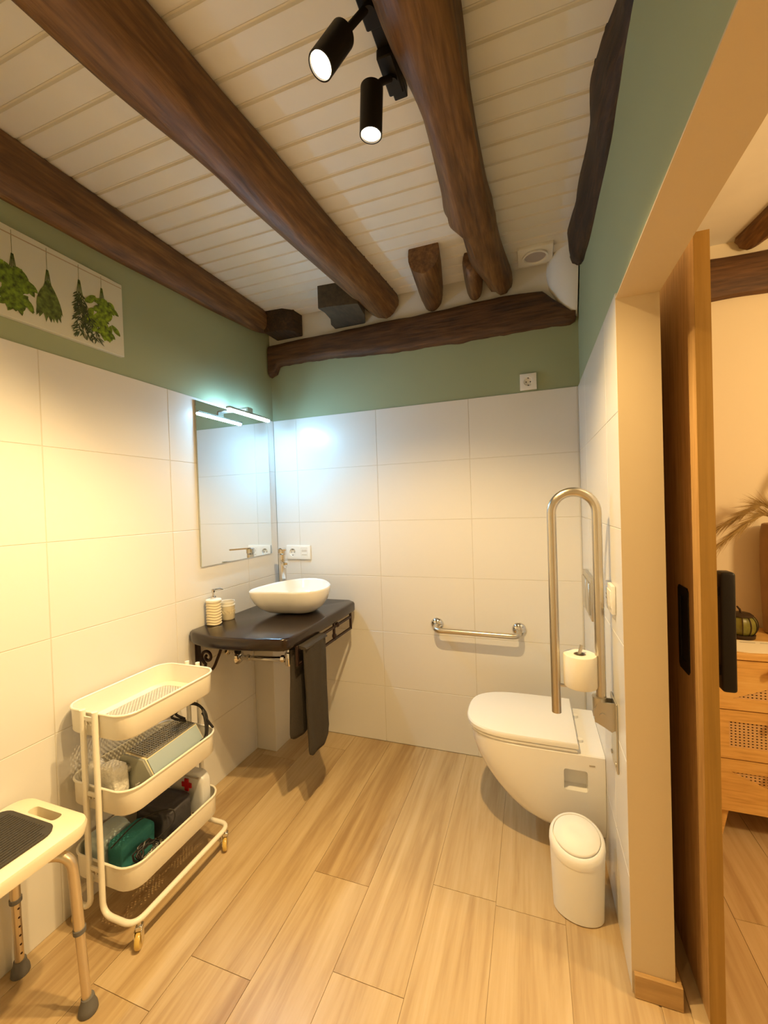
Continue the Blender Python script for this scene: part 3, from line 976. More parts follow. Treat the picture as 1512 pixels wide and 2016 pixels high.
for k in range(14):
    a = 2 * PI * k / 14
    ctrp = Vector((c[0] + 0.0335 * math.cos(a), c[1] + 0.0335 * math.sin(a), c[2] + 0.035))
    tang = Vector((-math.sin(a), math.cos(a), 0))
    mb.tube([ctrp + tang * (0.007 * math.cos(b)) * (1 - b / 9) + Vector((0, 0, 0.012 * math.sin(b) * (1 - b / 9))) for b in [0.5 * j for j in range(13)]], 0.0011, 5)
build('carved_band', mb, 'cream_pot', t)

# ================================================================ TOWEL ON THE RAIL
t = thing('hand_towel', 'dark grey towel folded over the iron rail of the counter', 'towel', (0.50, -0.52, 0.24))


def towel_layer(xo, y0, y1, z0, z1, th, amp, seed, lean=0.0):
    ny, nz = 22, 26
    front, back = [], []
    for j in range(nz + 1):
        v = j / nz
        z = z0 + (z1 - z0) * v
        w = 1.0 - 0.05 * math.sin(PI * v) + 0.02 * (1 - v)
        yc = (y0 + y1) / 2
        hw = (y1 - y0) / 2 * w
        fr_, bk = [], []
        for i in range(ny + 1):
            u = i / ny * 2 - 1
            yy = yc + hw * u
            fold = amp * (1 - v * 0.75) * math.sin(u * 5.0 + seed + 0.6 * math.sin(v * 3)) + 0.003 * noise.noise(Vector((u * 3, v * 4, seed)))
            rnd = th * (1 - 0.75 * abs(u) ** 4) * (0.5 if j == 0 else 1)
            xc = xo + fold + lean * (1 - v)
            zz = z + (0.006 * math.sin(u * 2 + seed) + 0.035 * abs(u) ** 4) * (1 - v) ** 3
            fr_.append((xc + rnd / 2, yy, zz))
            bk.append((xc - rnd / 2, yy, zz))
        front.append(fr_ + bk[::-1])
    return front


mb = MB().loft(towel_layer(0.523, -0.618, -0.43, 0.243, 0.706, 0.032, 0.006, 0.4, 0.006))
build('front_fall', mb, 'towel', t, smooth=70)
mb = MB().loft(towel_layer(0.474, -0.640, -0.46, 0.305, 0.700, 0.030, 0.005, 1.7, -0.012))
build('back_fall', mb, 'towel', t, smooth=70)
rings = []
for i in range(17):
    yy = -0.618 + 0.185 * i / 16
    rings.append([(0.4985 + 0.040 * math.cos(a), yy, 0.7005 + 0.0135 * math.sin(a)) for a in [PI * k / 10 for k in range(11)]] + [(0.4985 + 0.010 * math.cos(a), yy, 0.698 + 0.008 * math.sin(a)) for a in [PI - PI * k / 10 for k in range(11)]])
build('fold', MB().loft(rings), 'towel', t, smooth=70)

# ================================================================ GRAB BARS
t = thing('grab_bar', 'short horizontal steel grab bar on the back wall beside the toilet', 'grab bar', (1.15, -0.05, 0.65))
build('bar', MB().tube(fillet([(0.948, -0.004, 0.664), (0.948, -0.072, 0.650), (1.352, -0.072, 0.646), (1.352, -0.004, 0.658)], 0.05, 8), 0.0135, 16), 'steel', t)
for x in (0.948, 1.352):
    build('rosette', MB().lathe([(0.012, -0.020), (0.020, -0.018), (0.031, -0.010), (0.034, -0.003), (0.034, -0.0005), (0.012, -0.0005)], (x, 0.0, 0.661), 28, 'y'), 'chrome', t)

YB = -0.755
t = thing('fold_up_grab_bar', 'tall folded-up steel support rail hinged on the wall by the toilet', 'grab bar', (WX, YB, 0.55))
xl, xr = 1.481, 1.6035
R = (xr - xl) / 2
pts = [(xl + 0.0, YB, 0.638), (xl, YB, 1.0)] + [tuple(q) for q in arc((xl + R, YB, 1.243), R, PI, 0, 18, 'xz')] + [(xr, YB, 1.0), (xr, YB, 0.665)]
build('rail', MB().tube(pts, 0.0138, 18), 'steel', t)
hz = build('hinge', MB().prism([(WX - 0.004, YB - 0.020, 0.612), (WX - 0.004, YB - 0.020, 0.69), (WX - 0.046, YB - 0.020, 0.69), (WX - 0.058, YB - 0.020, 0.665), (WX - 0.056, YB - 0.020, 0.632), (WX - 0.030, YB - 0.020, 0.618), (WX - 0.012, YB - 0.020, 0.606)], (0, 0.005, 0)).prism([(WX - 0.004, YB + 0.020, 0.612), (WX - 0.004, YB + 0.020, 0.69), (WX - 0.046, YB + 0.020, 0.69), (WX - 0.058, YB + 0.020, 0.665), (WX - 0.056, YB + 0.020, 0.632), (WX - 0.030, YB + 0.020, 0.618), (WX - 0.012, YB + 0.020, 0.606)], (0, -0.005, 0)), 'satin', t, smooth=0)
build('pivot', MB().cyl((xr, YB - 0.024, 0.652), (xr, YB + 0.024, 0.652), 0.008, 14).cyl((xr - 0.005, YB, 0.66), (xr - 0.005, YB, 0.70), 0.020, 16), 'satin', t)
build('wall_plate', MB().bevbox((WX - 0.005, YB - 0.045, 0.50), (WX - 0.0004, YB + 0.045, 0.70), 0.0015, 1), 'satin', t, smooth=0)
for q in (-0.034, 0.034):
    build('screw', MB().cyl((WX - 0.008, YB + q, 0.523), (WX - 0.004, YB + q, 0.523), 0.006, 10), 'satin', t)
build('paper_holder', MB().tube(fillet([(xl, YB, 0.722), (1.548, YB - 0.004, 0.722), (xr, YB, 0.722)], 0.01), 0.0048, 8).tube([(1.548, YB - 0.003, 0.722), (1.548, YB - 0.002, 0.82), (1.555, YB + 0.006, 0.846)], 0.0052, 8), 'steel', t)
t = thing('toilet_roll', 'white toilet roll upright on the peg between the rail legs', 'toilet roll', (1.549, YB, 0.7275))
build('paper', MB().lathe([(0.016, 0.0), (0.0445, 0.0), (0.046, 0.003), (0.046, 0.091), (0.0445, 0.094), (0.0175, 0.094), (0.016, 0.092)], (1.549, YB - 0.003, 0.7275), 40, caps=(False, False)), 'paper', t)
build('core', MB().lathe([(0.016, 0.001), (0.0168, 0.0945), (0.0155, 0.0945), (0.0150, 0.001)], (1.549, YB - 0.003, 0.7275), 28, caps=(False, False)), 'label_grey', t)

# ================================================================ TOILET
YC = -0.378
t = thing('toilet', 'white wall-hung toilet with closed lid below the folded rail', 'toilet', (1.45, YC, 0.09))


def dshape(xt, hw, z, xw=WX - 0.0008, n=24, sq=3.0):
    """half superellipse towards -x, straight sides to the wall"""
    L = min(xw - xt, 0.25)
    pts = []
    for i in range(n + 1):
        a = PI / 2 + PI * i / n
        cx, sx_ = math.cos(a), math.sin(a)
        pts.append(Vector((xt + L + L * math.copysign(abs(cx) ** (2 / sq), cx), YC + hw * math.copysign(abs(sx_) ** (2 / sq), sx_), z)))
    pts.append(Vector((xw, YC - hw, z)))
    pts.append(Vector((xw, YC + hw, z)))
    return pts


rings = []
for z, xt, hw in ((0.088, 1.43, 0.112), (0.093, 1.40, 0.128), (0.105, 1.365, 0.141), (0.13, 1.327, 0.151), (0.165, 1.290, 0.159), (0.21, 1.252, 0.165), (0.26, 1.218, 0.170), (0.31, 1.192, 0.172), (0.35, 1.178, 0.173), (0.385, 1.171, 0.173), (0.398, 1.170, 0.173), (0.402, 1.174, 0.169), (0.403, 1.19, 0.155)):
    rings.append(dshape(xt, hw, z))
o = build('bowl', MB().loft(rings), 'ceramic', t, smooth=45)
boolean(o, MB().bevbox((1.507, YC - 0.20, 0.270), (1.583, YC - 0.125, 0.345), 0.008, 2))
build('seat_ring', MB().loft([dshape(1.168, 0.172, 0.4045, 1.55), dshape(1.162, 0.174, 0.407, 1.552), dshape(1.162, 0.174, 0.413, 1.552), dshape(1.166, 0.172, 0.4155, 1.55)]), 'plastic', t, smooth=40)
build('lid', MB().loft([dshape(1.164, 0.173, 0.417, 1.553), dshape(1.157, 0.176, 0.4195, 1.556), dshape(1.156, 0.177, 0.433, 1.556), dshape(1.160, 0.174, 0.4385, 1.553), dshape(1.172, 0.166, 0.441, 1.545)]), 'plastic', t, smooth=40)
for q in (-0.09, 0.09):
    build('hinge_cap', MB().cyl((1.567, YC + q, 0.402), (1.567, YC + q, 0.413), 0.011), 'plastic', t)
build('maker_mark', MB().box((1.588, YC - 0.1745, 0.366), (1.606, YC - 0.1728, 0.370)), 'label_grey', t, smooth=0)
build('fixing_cap', MB().lathe([(0.001, -0.004), (0.006, -0.003), (0.007, 0.001)], (1.612, YC - 0.143, 0.155), 12, 'y'), 'label_grey', t)

# ================================================================ BIN
bx, by = 1.530, -0.716
t = thing('waste_bin', 'small oval white swing-lid bin on the floor beneath the toilet', 'bin', (bx, by, 0))


def oval(z, rx, ry, n=44, tilt=0.0, turn=-0.16):
    c_, s_ = math.cos(turn), math.sin(turn)
    out = []
    for i in range(n):
        u, v = rx * math.cos(2 * PI * i / n), ry * math.sin(2 * PI * i / n)
        out.append(Vector((bx + u * c_ - v * s_, by + u * s_ + v * c_, z + tilt * math.sin(2 * PI * i / n))))
    return out


build('body', MB().loft([oval(0.0, 0.068, 0.047), oval(0.004, 0.072, 0.051), oval(0.10, 0.075, 0.055), oval(0.195, 0.0785, 0.059, tilt=0.028), oval(0.206, 0.0785, 0.059, tilt=0.030), oval(0.206, 0.06, 0.05, tilt=0.02)]), 'bin', t, smooth=40)
build('rim', MB().loft([oval(0.206, 0.0795, 0.060, tilt=0.031), oval(0.217, 0.0805, 0.061, tilt=0.033), oval(0.230, 0.0795, 0.060, tilt=0.034), oval(0.237, 0.075, 0.056, tilt=0.033), oval(0.2385, 0.069, 0.0505, tilt=0.031), oval(0.233, 0.0675, 0.049, tilt=0.030)], (False, True)), 'bin', t, smooth=60)
build('swing_lid', MB().loft([oval(0.235, 0.0645, 0.046, tilt=0.029), oval(0.2395, 0.066, 0.0475, tilt=0.029), oval(0.242, 0.063, 0.0445, tilt=0.0275), oval(0.2445, 0.035, 0.026, tilt=0.015), oval(0.2455, 0.004, 0.004, tilt=0.001)]), 'bin', t, smooth=60)

# ================================================================ TROLLEY
x0, x1, y0, y1 = 0.022, 0.285, -1.232, -0.848
xm, ym = (x0 + x1) / 2, (y0 + y1) / 2
t = thing('trolley', 'cream metal three-tier trolley on casters against the tiled wall', 'trolley', (xm, ym, 0))
RIMS = (0.685, 0.458, 0.228)
TH = 0.078


def lattice(parent, z, xa, xb, ya, yb, pitch, w, material, name='mesh_base', th=0.0016):
    """diagonal wire lattice clipped to a rectangle"""
    mb = MB()
    for s in (1, -1):
        cmin, cmax = (ya - xb, yb - xa) if s == 1 else (ya + xa, yb + xb)
        c_ = cmin
        while c_ < cmax:
            # y = s*x + c
            pts = []
            xa_, xb_ = (max(xa, (ya - c_)), min(xb, (yb - c_))) if s == 1 else (max(xa, c_ - yb), min(xb, c_ - ya))
            if xb_ - xa_ > 0.004:
                p, q = Vector((xa_, s * xa_ + c_, z)), Vector((xb_, s * xb_ + c_, z))
                n_ = Vector((-s, 1, 0)).normalized() * w / 2
                mb.add([p - n_, q - n_, q + n_, p + n_, p - n_ - Vector((0, 0, th)), q - n_ - Vector((0, 0, th)), q + n_ - Vector((0, 0, th)), p + n_ - Vector((0, 0, th))],
                       [(0, 1, 2, 3), (7, 6, 5, 4), (0, 4, 5, 1), (2, 6, 7, 3)])
            c_ += pitch
    return stuff(build(name, mb, material, parent, smooth=0))


def tray(zr):
    r = 0.055
    z0_ = zr - TH
    rings = [rrect(x0 + 0.030, x1 - 0.030, y0 + 0.030, y1 - 0.030, z0_ + 0.0012, 0.03), rrect(x0 + 0.006, x1 - 0.006, y0 + 0.006, y1 - 0.006, z0_, r - 0.004), rrect(x0 + 0.001, x1 - 0.001, y0 + 0.001, y1 - 0.001, z0_ + 0.006, r), rrect(x0, x1, y0, y1, zr - 0.004, r),
             rrect(x0 + 0.0022, x1 - 0.0022, y0 + 0.0022, y1 - 0.0022, zr - 0.004, r - 0.002), rrect(x0 + 0.003, x1 - 0.003, y0 + 0.003, y1 - 0.003, z0_ + 0.007, r - 0.002), rrect(x0 + 0.030, x1 - 0.030, y0 + 0.030, y1 - 0.030, z0_ + 0.0030, 0.03)]
    o = build('tray', MB().loft(rings, (False, False)), 'cart', t, smooth=50)
    build('rim', MB().tube(rrect(x0 - 0.0005, x1 + 0.0005, y0 - 0.0005, y1 + 0.0005, zr - 0.002, r), 0.0036, 8, closed=True), 'cart', o)
    lattice(o, z0_ + 0.0028, x0 + 0.026, x1 - 0.026, y0 + 0.026, y1 - 0.026, 0.0125, 0.0042, 'cart')


for z in RIMS:
    tray(z)
# two bent-tube side frames, each: up at one end, along the floor, up at the other end
rt_ = 0.0085
zf = 0.082
for sx_, xo in ((1, x1 + 0.018), (-1, x0 + 0.012)):
    xp = xm + sx_ * 0.026
    pts = [(xp, y0 - 0.011, 0.694), (xp, y0 - 0.011, zf + 0.03), (xp + sx_ * 0.03, y0 - 0.011, zf)]
    pts = [(xp, y0 - 0.011, 0.694), (xp, y0 - 0.011, zf), (xo, y0 - 0.011, zf), (xo, y1 + 0.011, zf), (xp, y1 + 0.011, zf), (xp, y1 + 0.011, 0.694)]
    build('side_frame', MB().tube(fillet(pts, 0.04, 7), rt_, 12), 'cart', t)
for z in (0.664, 0.434, 0.206):
    for yy in (y0 - 0.013, y1 + 0.009):
        build('rung', MB().box((xm - 0.026, yy, z), (xm + 0.026, yy + 0.004, z + 0.012)), 'cart', t, smooth=0)
for z in RIMS:
    for yy in (y0 - 0.0125, y1 + 0.0125):
        for dx in (-0.006, 0.012):
            build('screw', MB().lathe([(0.0045, -0.002), (0.0045, 0.002), (0.001, 0.003)], (xm + dx, yy, z - 0.03), 8, 'y'), 'steel', t)
for cx_, cy_ in ((x1 + 0.012, y0 + 0.012), (x1 + 0.012, y1 - 0.005), (x0 + 0.012, y0 + 0.012), (x0 + 0.012, y1 - 0.005)):
    tmp = MB().cyl((0, 0, 0.062), (0, 0, 0.078), 0.006, 10).bevbox((-0.010, -0.010, 0.050), (0.010, 0.010, 0.064), 0.002, 1).box((-0.0105, -0.016, 0.020), (-0.0085, 0.006, 0.056)).box((0.0085, -0.016, 0.020), (0.0105, 0.006, 0.056))
    wh_ = MB().lathe([(0.004, -0.007), (0.022, -0.007), (0.0242, -0.004), (0.0242, 0.004), (0.022, 0.007), (0.004, 0.007)], (0, -0.006, 0.0242), 24, 'x')
    Rm = Matrix.Translation((cx_, cy_, 0)) @ Matrix.Rotation(0.55, 4, 'Z')
    for m_ in (tmp, wh_):
        m_.v = [Rm @ v for v in m_.v]
    f_ = build('caster', tmp, 'chrome', t)
    build('wheel', wh_, 'caster', f_)

# ---- things in the middle tray
zb1 = RIMS[1] - TH + 0.0034
t = thing('electric_heater', 'grey appliance with perforated metal top lying in the middle tray', 'appliance', (0.205, -1.02, zb1))
ya, yb_ = -1.135, -0.905
secp = [(0.145, 0.004), (0.262, 0.004), (0.272, 0.02), (0.268, 0.06), (0.235, 0.112), (0.150, 0.122), (0.138, 0.11), (0.138, 0.02)]


def section_prism(sec, a, b, yaw_=0.0):
    pv = Vector((0.205, -1.02, 0))
    mb = MB().prism([(x, a, zb1 + z) for x, z in sec], (0, b - a, 0))
    c_, s_ = math.cos(yaw_), math.sin(yaw_)
    for v in mb.v:
        d_ = v - pv
        v.x, v.y = pv.x + d_.x * c_ - d_.y * s_, pv.y + d_.x * s_ + d_.y * c_
    return mb


YAW = 0.06
build('body', section_prism(secp, ya, yb_, YAW), 'beige_dev', t, smooth=30, bevel=0.004)
build('end_panel', section_prism([(0.141, 0.006), (0.268, 0.006), (0.274, 0.02), (0.270, 0.062), (0.236, 0.115), (0.150, 0.125), (0.141, 0.112)], ya - 0.010, ya - 0.001, YAW), 'grey_dev', t, smooth=30, bevel=0.002)
build('side_panel', section_prism([(0.274, 0.045), (0.271, 0.061), (0.240, 0.112), (0.2365, 0.109), (0.266, 0.060), (0.270, 0.045)], ya + 0.004, yb_ - 0.008, YAW), 'blue_dev', t, smooth=30)
mb = MB()
for i in range(24):
    yy = ya + 0.008 + i * 0.0092
    mb.add([v for v in section_prism([(0.152, 0.1235), (0.235, 0.1135), (0.236, 0.1165), (0.152, 0.1265)], yy, yy + 0.004, YAW).v], [(0, 3, 2, 1), (4, 5, 6, 7), (0, 1, 5, 4), (1, 2, 6, 5), (2, 3, 7, 6), (3, 0, 4, 7)])
for i in range(9):
    xx = 0.153 + i * 0.0098
    zz = 0.1235 - (xx - 0.152) * 0.12
    mb.add([v for v in section_prism([(xx, zz), (xx + 0.004, zz - 0.0005), (xx + 0.004, zz + 0.002), (xx, zz + 0.0025)], ya + 0.008, yb_ - 0.008, YAW).v], [(0, 3, 2, 1), (4, 5, 6, 7), (0, 1, 5, 4), (1, 2, 6, 5), (2, 3, 7, 6), (3, 0, 4, 7)])
build('perforated_grille', mb, 'satin', t, smooth=0)
build('switch_knob', MB().cyl((0.185, ya - 0.022, zb1 + 0.085), (0.185, ya - 0.009, zb1 + 0.085), 0.012, 16), 'satin', t)
build('pilot_lamp', MB().cyl((0.225, ya - 0.018, zb1 + 0.04), (0.225, ya - 0.006, zb1 + 0.04), 0.006, 12), 'satin', t)
build('power_cord', MB().tube(smooth_path([(0.19, -0.915, zb1 + 0.122), (0.16, -0.95, zb1 + 0.150), (0.185, -0.90, zb1 + 0.175), (0.235, -0.885, zb1 + 0.165), (0.262, -0.895, zb1 + 0.125), (0.268, -0.90, zb1 + 0.08), (0.262, -0.91, zb1 + 0.05), (0.271, -0.96, zb1 + 0.028), (0.274, -0.99, zb1 + 0.02)], 7), 0.0046, 7)
      .tube(smooth_path([(0.18, -0.91, zb1 + 0.125), (0.17, -0.94, zb1 + 0.160), (0.20, -0.89, zb1 + 0.178), (0.245, -0.88, zb1 + 0.15), (0.262, -0.885, zb1 + 0.11), (0.27, -0.90, zb1 + 0.07), (0.266, -0.925, zb1 + 0.06), (0.260, -0.95, zb1 + 0.042)], 7), 0.0046, 7)
      .tube(smooth_path([(0.245, -0.89, zb1 + 0.148), (0.262, -0.885, zb1 + 0.12), (0.272, -0.868, zb1 + 0.085)], 6), 0.0046, 7), 'cable', t)

t = thing('lotion_bottle', 'white plastic bottle standing at the near end of the middle tray', 'bottle', (0.075, -1.17, zb1))
build('body', MB().lathe([(0.001, 0), (0.024, 0), (0.027, 0.004), (0.027, 0.085), (0.022, 0.10), (0.011, 0.108), (0.001, 0.108)], (0.075, -1.17, zb1), 26, sy=0.8), 'plastic', t)
build('cap', MB().lathe([(0.012, 0.108), (0.013, 0.110), (0.012, 0.128), (0.001, 0.129)], (0.075, -1.17, zb1), 20), 'plastic', t)


def cushion(name, a, b, sub, amp, freq, seed, material, parent=None, pinch=0.35):
    """soft closed lump: rounded box with folds"""
    ctr_ = Vector([(a[i] + b[i]) / 2 for i in range(3)])
    hs = Vector([(b[i] - a[i]) / 2 for i in range(3)])
    bm = bmesh.new()
    bmesh.ops.create_icosphere(bm, subdivisions=sub, radius=1)
    for v in bm.verts:
        d = v.co.copy()
        p = Vector([math.copysign(abs(d[i]) ** pinch, d[i]) for i in range(3)])
        m_ = max(abs(p.x), abs(p.y), abs(p.z))
        p = Vector([max(-1, min(1, p[i])) for i in range(3)])
        w = noise.noise(d * freq + Vector((seed, seed, 0))) * amp
        q = Vector([ctr_[i] + hs[i] * p[i] * (1 if i == 2 and p[2] < -0.95 else 1 + w) for i in range(3)])
        q.z = max(q.z, a[2])
        v.co = q
    bm.verts.index_update()
    mb = MB().add([v.co.copy() for v in bm.verts], [[v.index for v in f.verts] for f in bm.faces])
    bm.free()
    return build(name, mb, material, parent, smooth=80)


tag(cushion('folded_cloth', (0.118, -1.205, zb1), (0.195, -1.150, zb1 + 0.112), 4, 0.06, 4, 3, 'waffle'), 'white textured cloth folded upright in the middle tray', 'cloth')

# ---- things in the bottom tray
zb2 = RIMS[2] - TH + 0.0034
tag(cushion('pouch', (0.125, -1.190, zb2), (0.200, -1.065, zb2 + 0.095), 4, 0.05, 2, 8, 'teal'), 'teal fabric pouch in the bottom tray', 'pouch')
tag(cushion('folded_cloth', (0.040, -1.205, zb2), (0.122, -1.09, zb2 + 0.098), 4, 0.07, 3, 11, 'pale_blue'), 'pale blue folded cloth in the bottom tray by the wall', 'cloth')
tag(cushion('dark_bag', (0.075, -1.05, zb2), (0.225, -0.925, zb2 + 0.10), 4, 0.10, 3, 5, 'bag'), 'dark grey bag in the middle of the bottom tray', 'bag')
t = thing('first_aid_bag', 'white first aid bag with red cross in the bottom tray', 'first aid bag', (0.17, -0.895, zb2))
cushion('pouch_body', (0.09, -0.915, zb2), (0.255, -0.868, zb2 + 0.155), 4, 0.05, 2, 21, 'aid', t)
def cross_at(cx_, cz_, yy, s=0.0085):
    k = s * 2.6
    pol = [(-s, -k), (s, -k), (s, -s), (k, -s), (k, s), (s, s), (s, k), (-s, k), (-s, s), (-k, s), (-k, -s), (-s, -s)]
    return MB().prism([(cx_ + a, yy, cz_ + b) for a, b in pol], (0, 0.004, 0))
build('red_cross', cross_at(0.185, zb2 + 0.112, -0.9205), 'red', t, smooth=0)
build('zip', MB().box((0.105, -0.9185, zb2 + 0.142), (0.24, -0.914, zb2 + 0.145)), 'label_grey', t, smooth=0)
t = thing('charger', 'black coiled charger cable lying at the front of the bottom tray', 'cable', (0.24, -1.12, zb2))
pts = []
for i in range(72):
    a = i * 0.42
    r_ = 0.026 + 0.006 * math.sin(i * 1.3)
    q = r_ * math.sin(a)
    pts.append((0.243 - 0.45 * q + 0.004 * math.sin(i * 0.7), -1.150 + r_ * 1.25 * math.cos(a) + 0.0003 * i, zb2 + 0.050 + 0.85 * q + 0.004 * math.cos(i * 1.1)))
build('coil', MB().tube(pts, 0.0036, 6), 'cable', t)
build('loose_end', MB().tube(smooth_path([(0.245, -1.10, zb2 + 0.065), (0.255, -1.045, zb2 + 0.085), (0.235, -1.04, zb2 + 0.116), (0.18, -1.11, zb2 + 0.118), (0.17, -1.205, zb2 + 0.095)], 7), 0.0024, 6), 'cable', t)
build('plug', MB().bevbox((0.238, -1.04, zb2 + 0.004), (0.262, -0.995, zb2 + 0.028), 0.004), 'cable', t)

# ================================================================ SHOWER STOOL
t = thing('shower_stool', 'cream plastic shower stool with grey ribbed mat and aluminium legs', 'stool', (0.16, -1.58, 0))
ZS = 0.478
sx0, sx1, sy0, sy1 = 0.018, 0.302, -1.84, -1.338
rings = [rrect(sx0 + 0.02, sx1 - 0.02, sy0 + 0.02, sy1 - 0.02, ZS - 0.040, 0.03), rrect(sx0 + 0.004, sx1 - 0.004, sy0 + 0.004, sy1 - 0.004, ZS - 0.036, 0.045), rrect(sx0, sx1, sy0, sy1, ZS - 0.012, 0.045), rrect(sx0 + 0.003, sx1 - 0.003, sy0 + 0.003, sy1 - 0.003, ZS - 0.003, 0.043), rrect(sx0 + 0.010, sx1 - 0.010, sy0 + 0.010, sy1 - 0.010, ZS, 0.038)]
o = build('seat', MB().loft(rings), 'seat', t, smooth=50)
cut = MB()
cut.loft([rrect(0.105, 0.215, -1.388, -1.362, ZS - 0.05, 0.011), rrect(0.105, 0.215, -1.388, -1.362, ZS + 0.02, 0.011)])
cut2 = MB()
boolean(o, cut)
mt = build('ribbed_mat', MB().loft([rrect(0.040, 0.258, -1.80, -1.402, ZS - 0.002, 0.035), rrect(0.038, 0.260, -1.802, -1.400, ZS + 0.006, 0.036), rrect(0.042, 0.256, -1.798, -1.404, ZS + 0.008, 0.033)]), 'mat_grey', t, smooth=50)
for i in range(22):
    xx = 0.048 + i * 0.0096
    sh = 0.0 if 2 < i < 19 else 0.018
    build('rib', MB().bevbox((xx, -1.788 + sh, ZS + 0.006), (xx + 0.0062, -1.414 - sh, ZS + 0.0115), 0.0018, 1), 'mat_grey', mt)


def leg(fx, fy, bx_, by_, holes=False):
    """tube from below the seat, bent down and slightly splayed"""
    topz = ZS - 0.052
    pts = fillet([(bx_, by_, topz), (fx + (0.0 - (fx - bx_)) * 0.12, fy + (by_ - fy) * 0.12, topz), (fx, fy, 0.0)], 0.05, 8)
    pts = [p for p in pts]
    # stop the upper tube at the collar
    up_pts, f = [], Vector((fx, fy, 0))
    elbow = pts[-2]
    k = elbow + (f - elbow) * 0.42
    l = build('leg', MB().tube(pts[:-1] + [k], 0.0125, 16), 'alu', t)
    build('tube', MB().tube([elbow + (f - elbow) * 0.36, elbow + (f - elbow) * 0.93], 0.0108, 16), 'alu', l)
    build('collar', MB().tube([elbow + (f - elbow) * 0.405, elbow + (f - elbow) * 0.435], 0.0145, 16), 'rubber', l)
    build('rubber_foot', MB().lathe([(0.001, 0.0), (0.021, 0.0), (0.0225, 0.003), (0.021, 0.016), (0.016, 0.028), (0.0145, 0.040), (0.001, 0.040)], (fx, fy, 0.0), 22), 'rubber', l)
    if holes:
        for j in range(6):
            q = elbow + (f - elbow) * (0.48 + 0.07 * j)
            build('adjustment_hole', MB().lathe([(0.0029, 0.0), (0.0029, 0.0112), (0.001, 0.0114)], (q.x, q.y, q.z), 8, 'x'), 'dark_in', l, smooth=0)


leg(0.312, -1.384, 0.17, -1.50)
leg(0.036, -1.381, 0.15, -1.50, True)
leg(0.312, -1.80, 0.17, -1.68)
leg(0.036, -1.80, 0.15, -1.68)

# ================================================================ SLIDING DOOR
DX0, DX1, DY0, DY1, DZ = 1.799, 1.831, -0.932, 0.10, 1.898
door = struct('door_1', MB().box((DX0, DY0 + 0.002, 0.006), (DX1, DY1, DZ)), 'door_wood', smooth=0)
door['label'] = 'oak sliding door standing half open beyond the doorway'
build('edge_band', MB().box((DX0, DY0, 0.006), (DX1, DY0 + 0.002, DZ)), 'door_edge', door, smooth=0)
fy0, fy1, fz0, fz1 = -0.85, -0.772, 0.818, 1.042
fp = build('flush_pull', MB().loft([[(DX0 - 0.0002, (fy0 + fy1) / 2 + (fy1 - fy0) / 2 * a, (fz0 + fz1) / 2 + (fz1 - fz0) / 2 * b) for a, b in ((-1, -0.92), (-0.8, -1), (0.8, -1), (1, -0.92), (1, 0.92), (0.8, 1), (-0.8, 1), (-1, 0.92))],
                                    [(DX0 - 0.003, (fy0 + fy1) / 2 + (fy1 - fy0) / 2 * a, (fz0 + fz1) / 2 + (fz1 - fz0) / 2 * b) for a, b in ((-1, -0.92), (-0.8, -1), (0.8, -1), (1, -0.92), (1, 0.92), (0.8, 1), (-0.8, 1), (-1, 0.92))]]), 'black', door, smooth=0)
boolean(fp, MB().bevbox((DX0 - 0.006, fy0 + 0.018, fz0 + 0.028), (DX0 - 0.0008, fy1 - 0.018, fz1 - 0.028), 0.001, 1))
build('pull_bar', MB().bevbox((1.842, -0.922, 0.812), (1.872, -0.880, 1.098), 0.007, 3).box((DX1 - 0.001, -0.91, 0.85), (1.845, -0.89, 0.87)).box((DX1 - 0.001, -0.91, 1.04), (1.845, -0.89, 1.06)), 'black', door)

# ================================================================ CHEST OF DRAWERS IN THE NEXT ROOM
FY = -0.245
cx0, cx1 = 2.050, 2.64
t = thing('chest_of_drawers', 'light oak chest with cane drawer fronts in the next room', 'chest of drawers', ((cx0 + cx1) / 2, -0.06, 0))
build('carcass', MB().box((cx0 + 0.004, FY + 0.021, 0.101), (cx1 - 0.004, 0.125, 0.673)), 'dresser', t, smooth=0)
build('top', MB().bevbox((cx0 - 0.006, FY - 0.006, 0.674), (cx1 + 0.006, 0.130, 0.698), 0.002, 1), 'dresser', t, smooth=0)


def cane(parent, poly, z0, px_=0.0128, pz_=0.0105, bx__=0.0072, bz__=0.0062):
    """woven lattice clipped to a convex polygon (x, z), with a dark board behind"""
    mb = MB()

    def span(val, ax):
        hits = []
        n = len(poly)
        for i in range(n):
            p, q = poly[i], poly[(i + 1) % n]
            if (p[ax] - val) * (q[ax] - val) < 0:
                s = (val - p[ax]) / (q[ax] - p[ax])
                hits.append(p[1 - ax] + s * (q[1 - ax] - p[1 - ax]))
        return (min(hits), max(hits)) if len(hits) >= 2 else None

    xs = [p[0] for p in poly]
    zs = [p[1] for p in poly]
    v = min(xs) + 0.002
    while v < max(xs):
        s = span(v, 0)
        if s and s[1] - s[0] > 0.003:
            mb.box((v - bx__ / 2, FY + 0.0035, s[0]), (v + bx__ / 2, FY + 0.0055, s[1]))
        v += px_
    v = min(zs) + 0.002
    while v < max(zs):
        s = span(v, 1)
        if s and s[1] - s[0] > 0.003:
            mb.box((s[0], FY + 0.0030, v - bz__ / 2), (s[1], FY + 0.0050, v + bz__ / 2))
        v += pz_
    return stuff(build('cane_panel', mb, 'cane', parent, smooth=0))


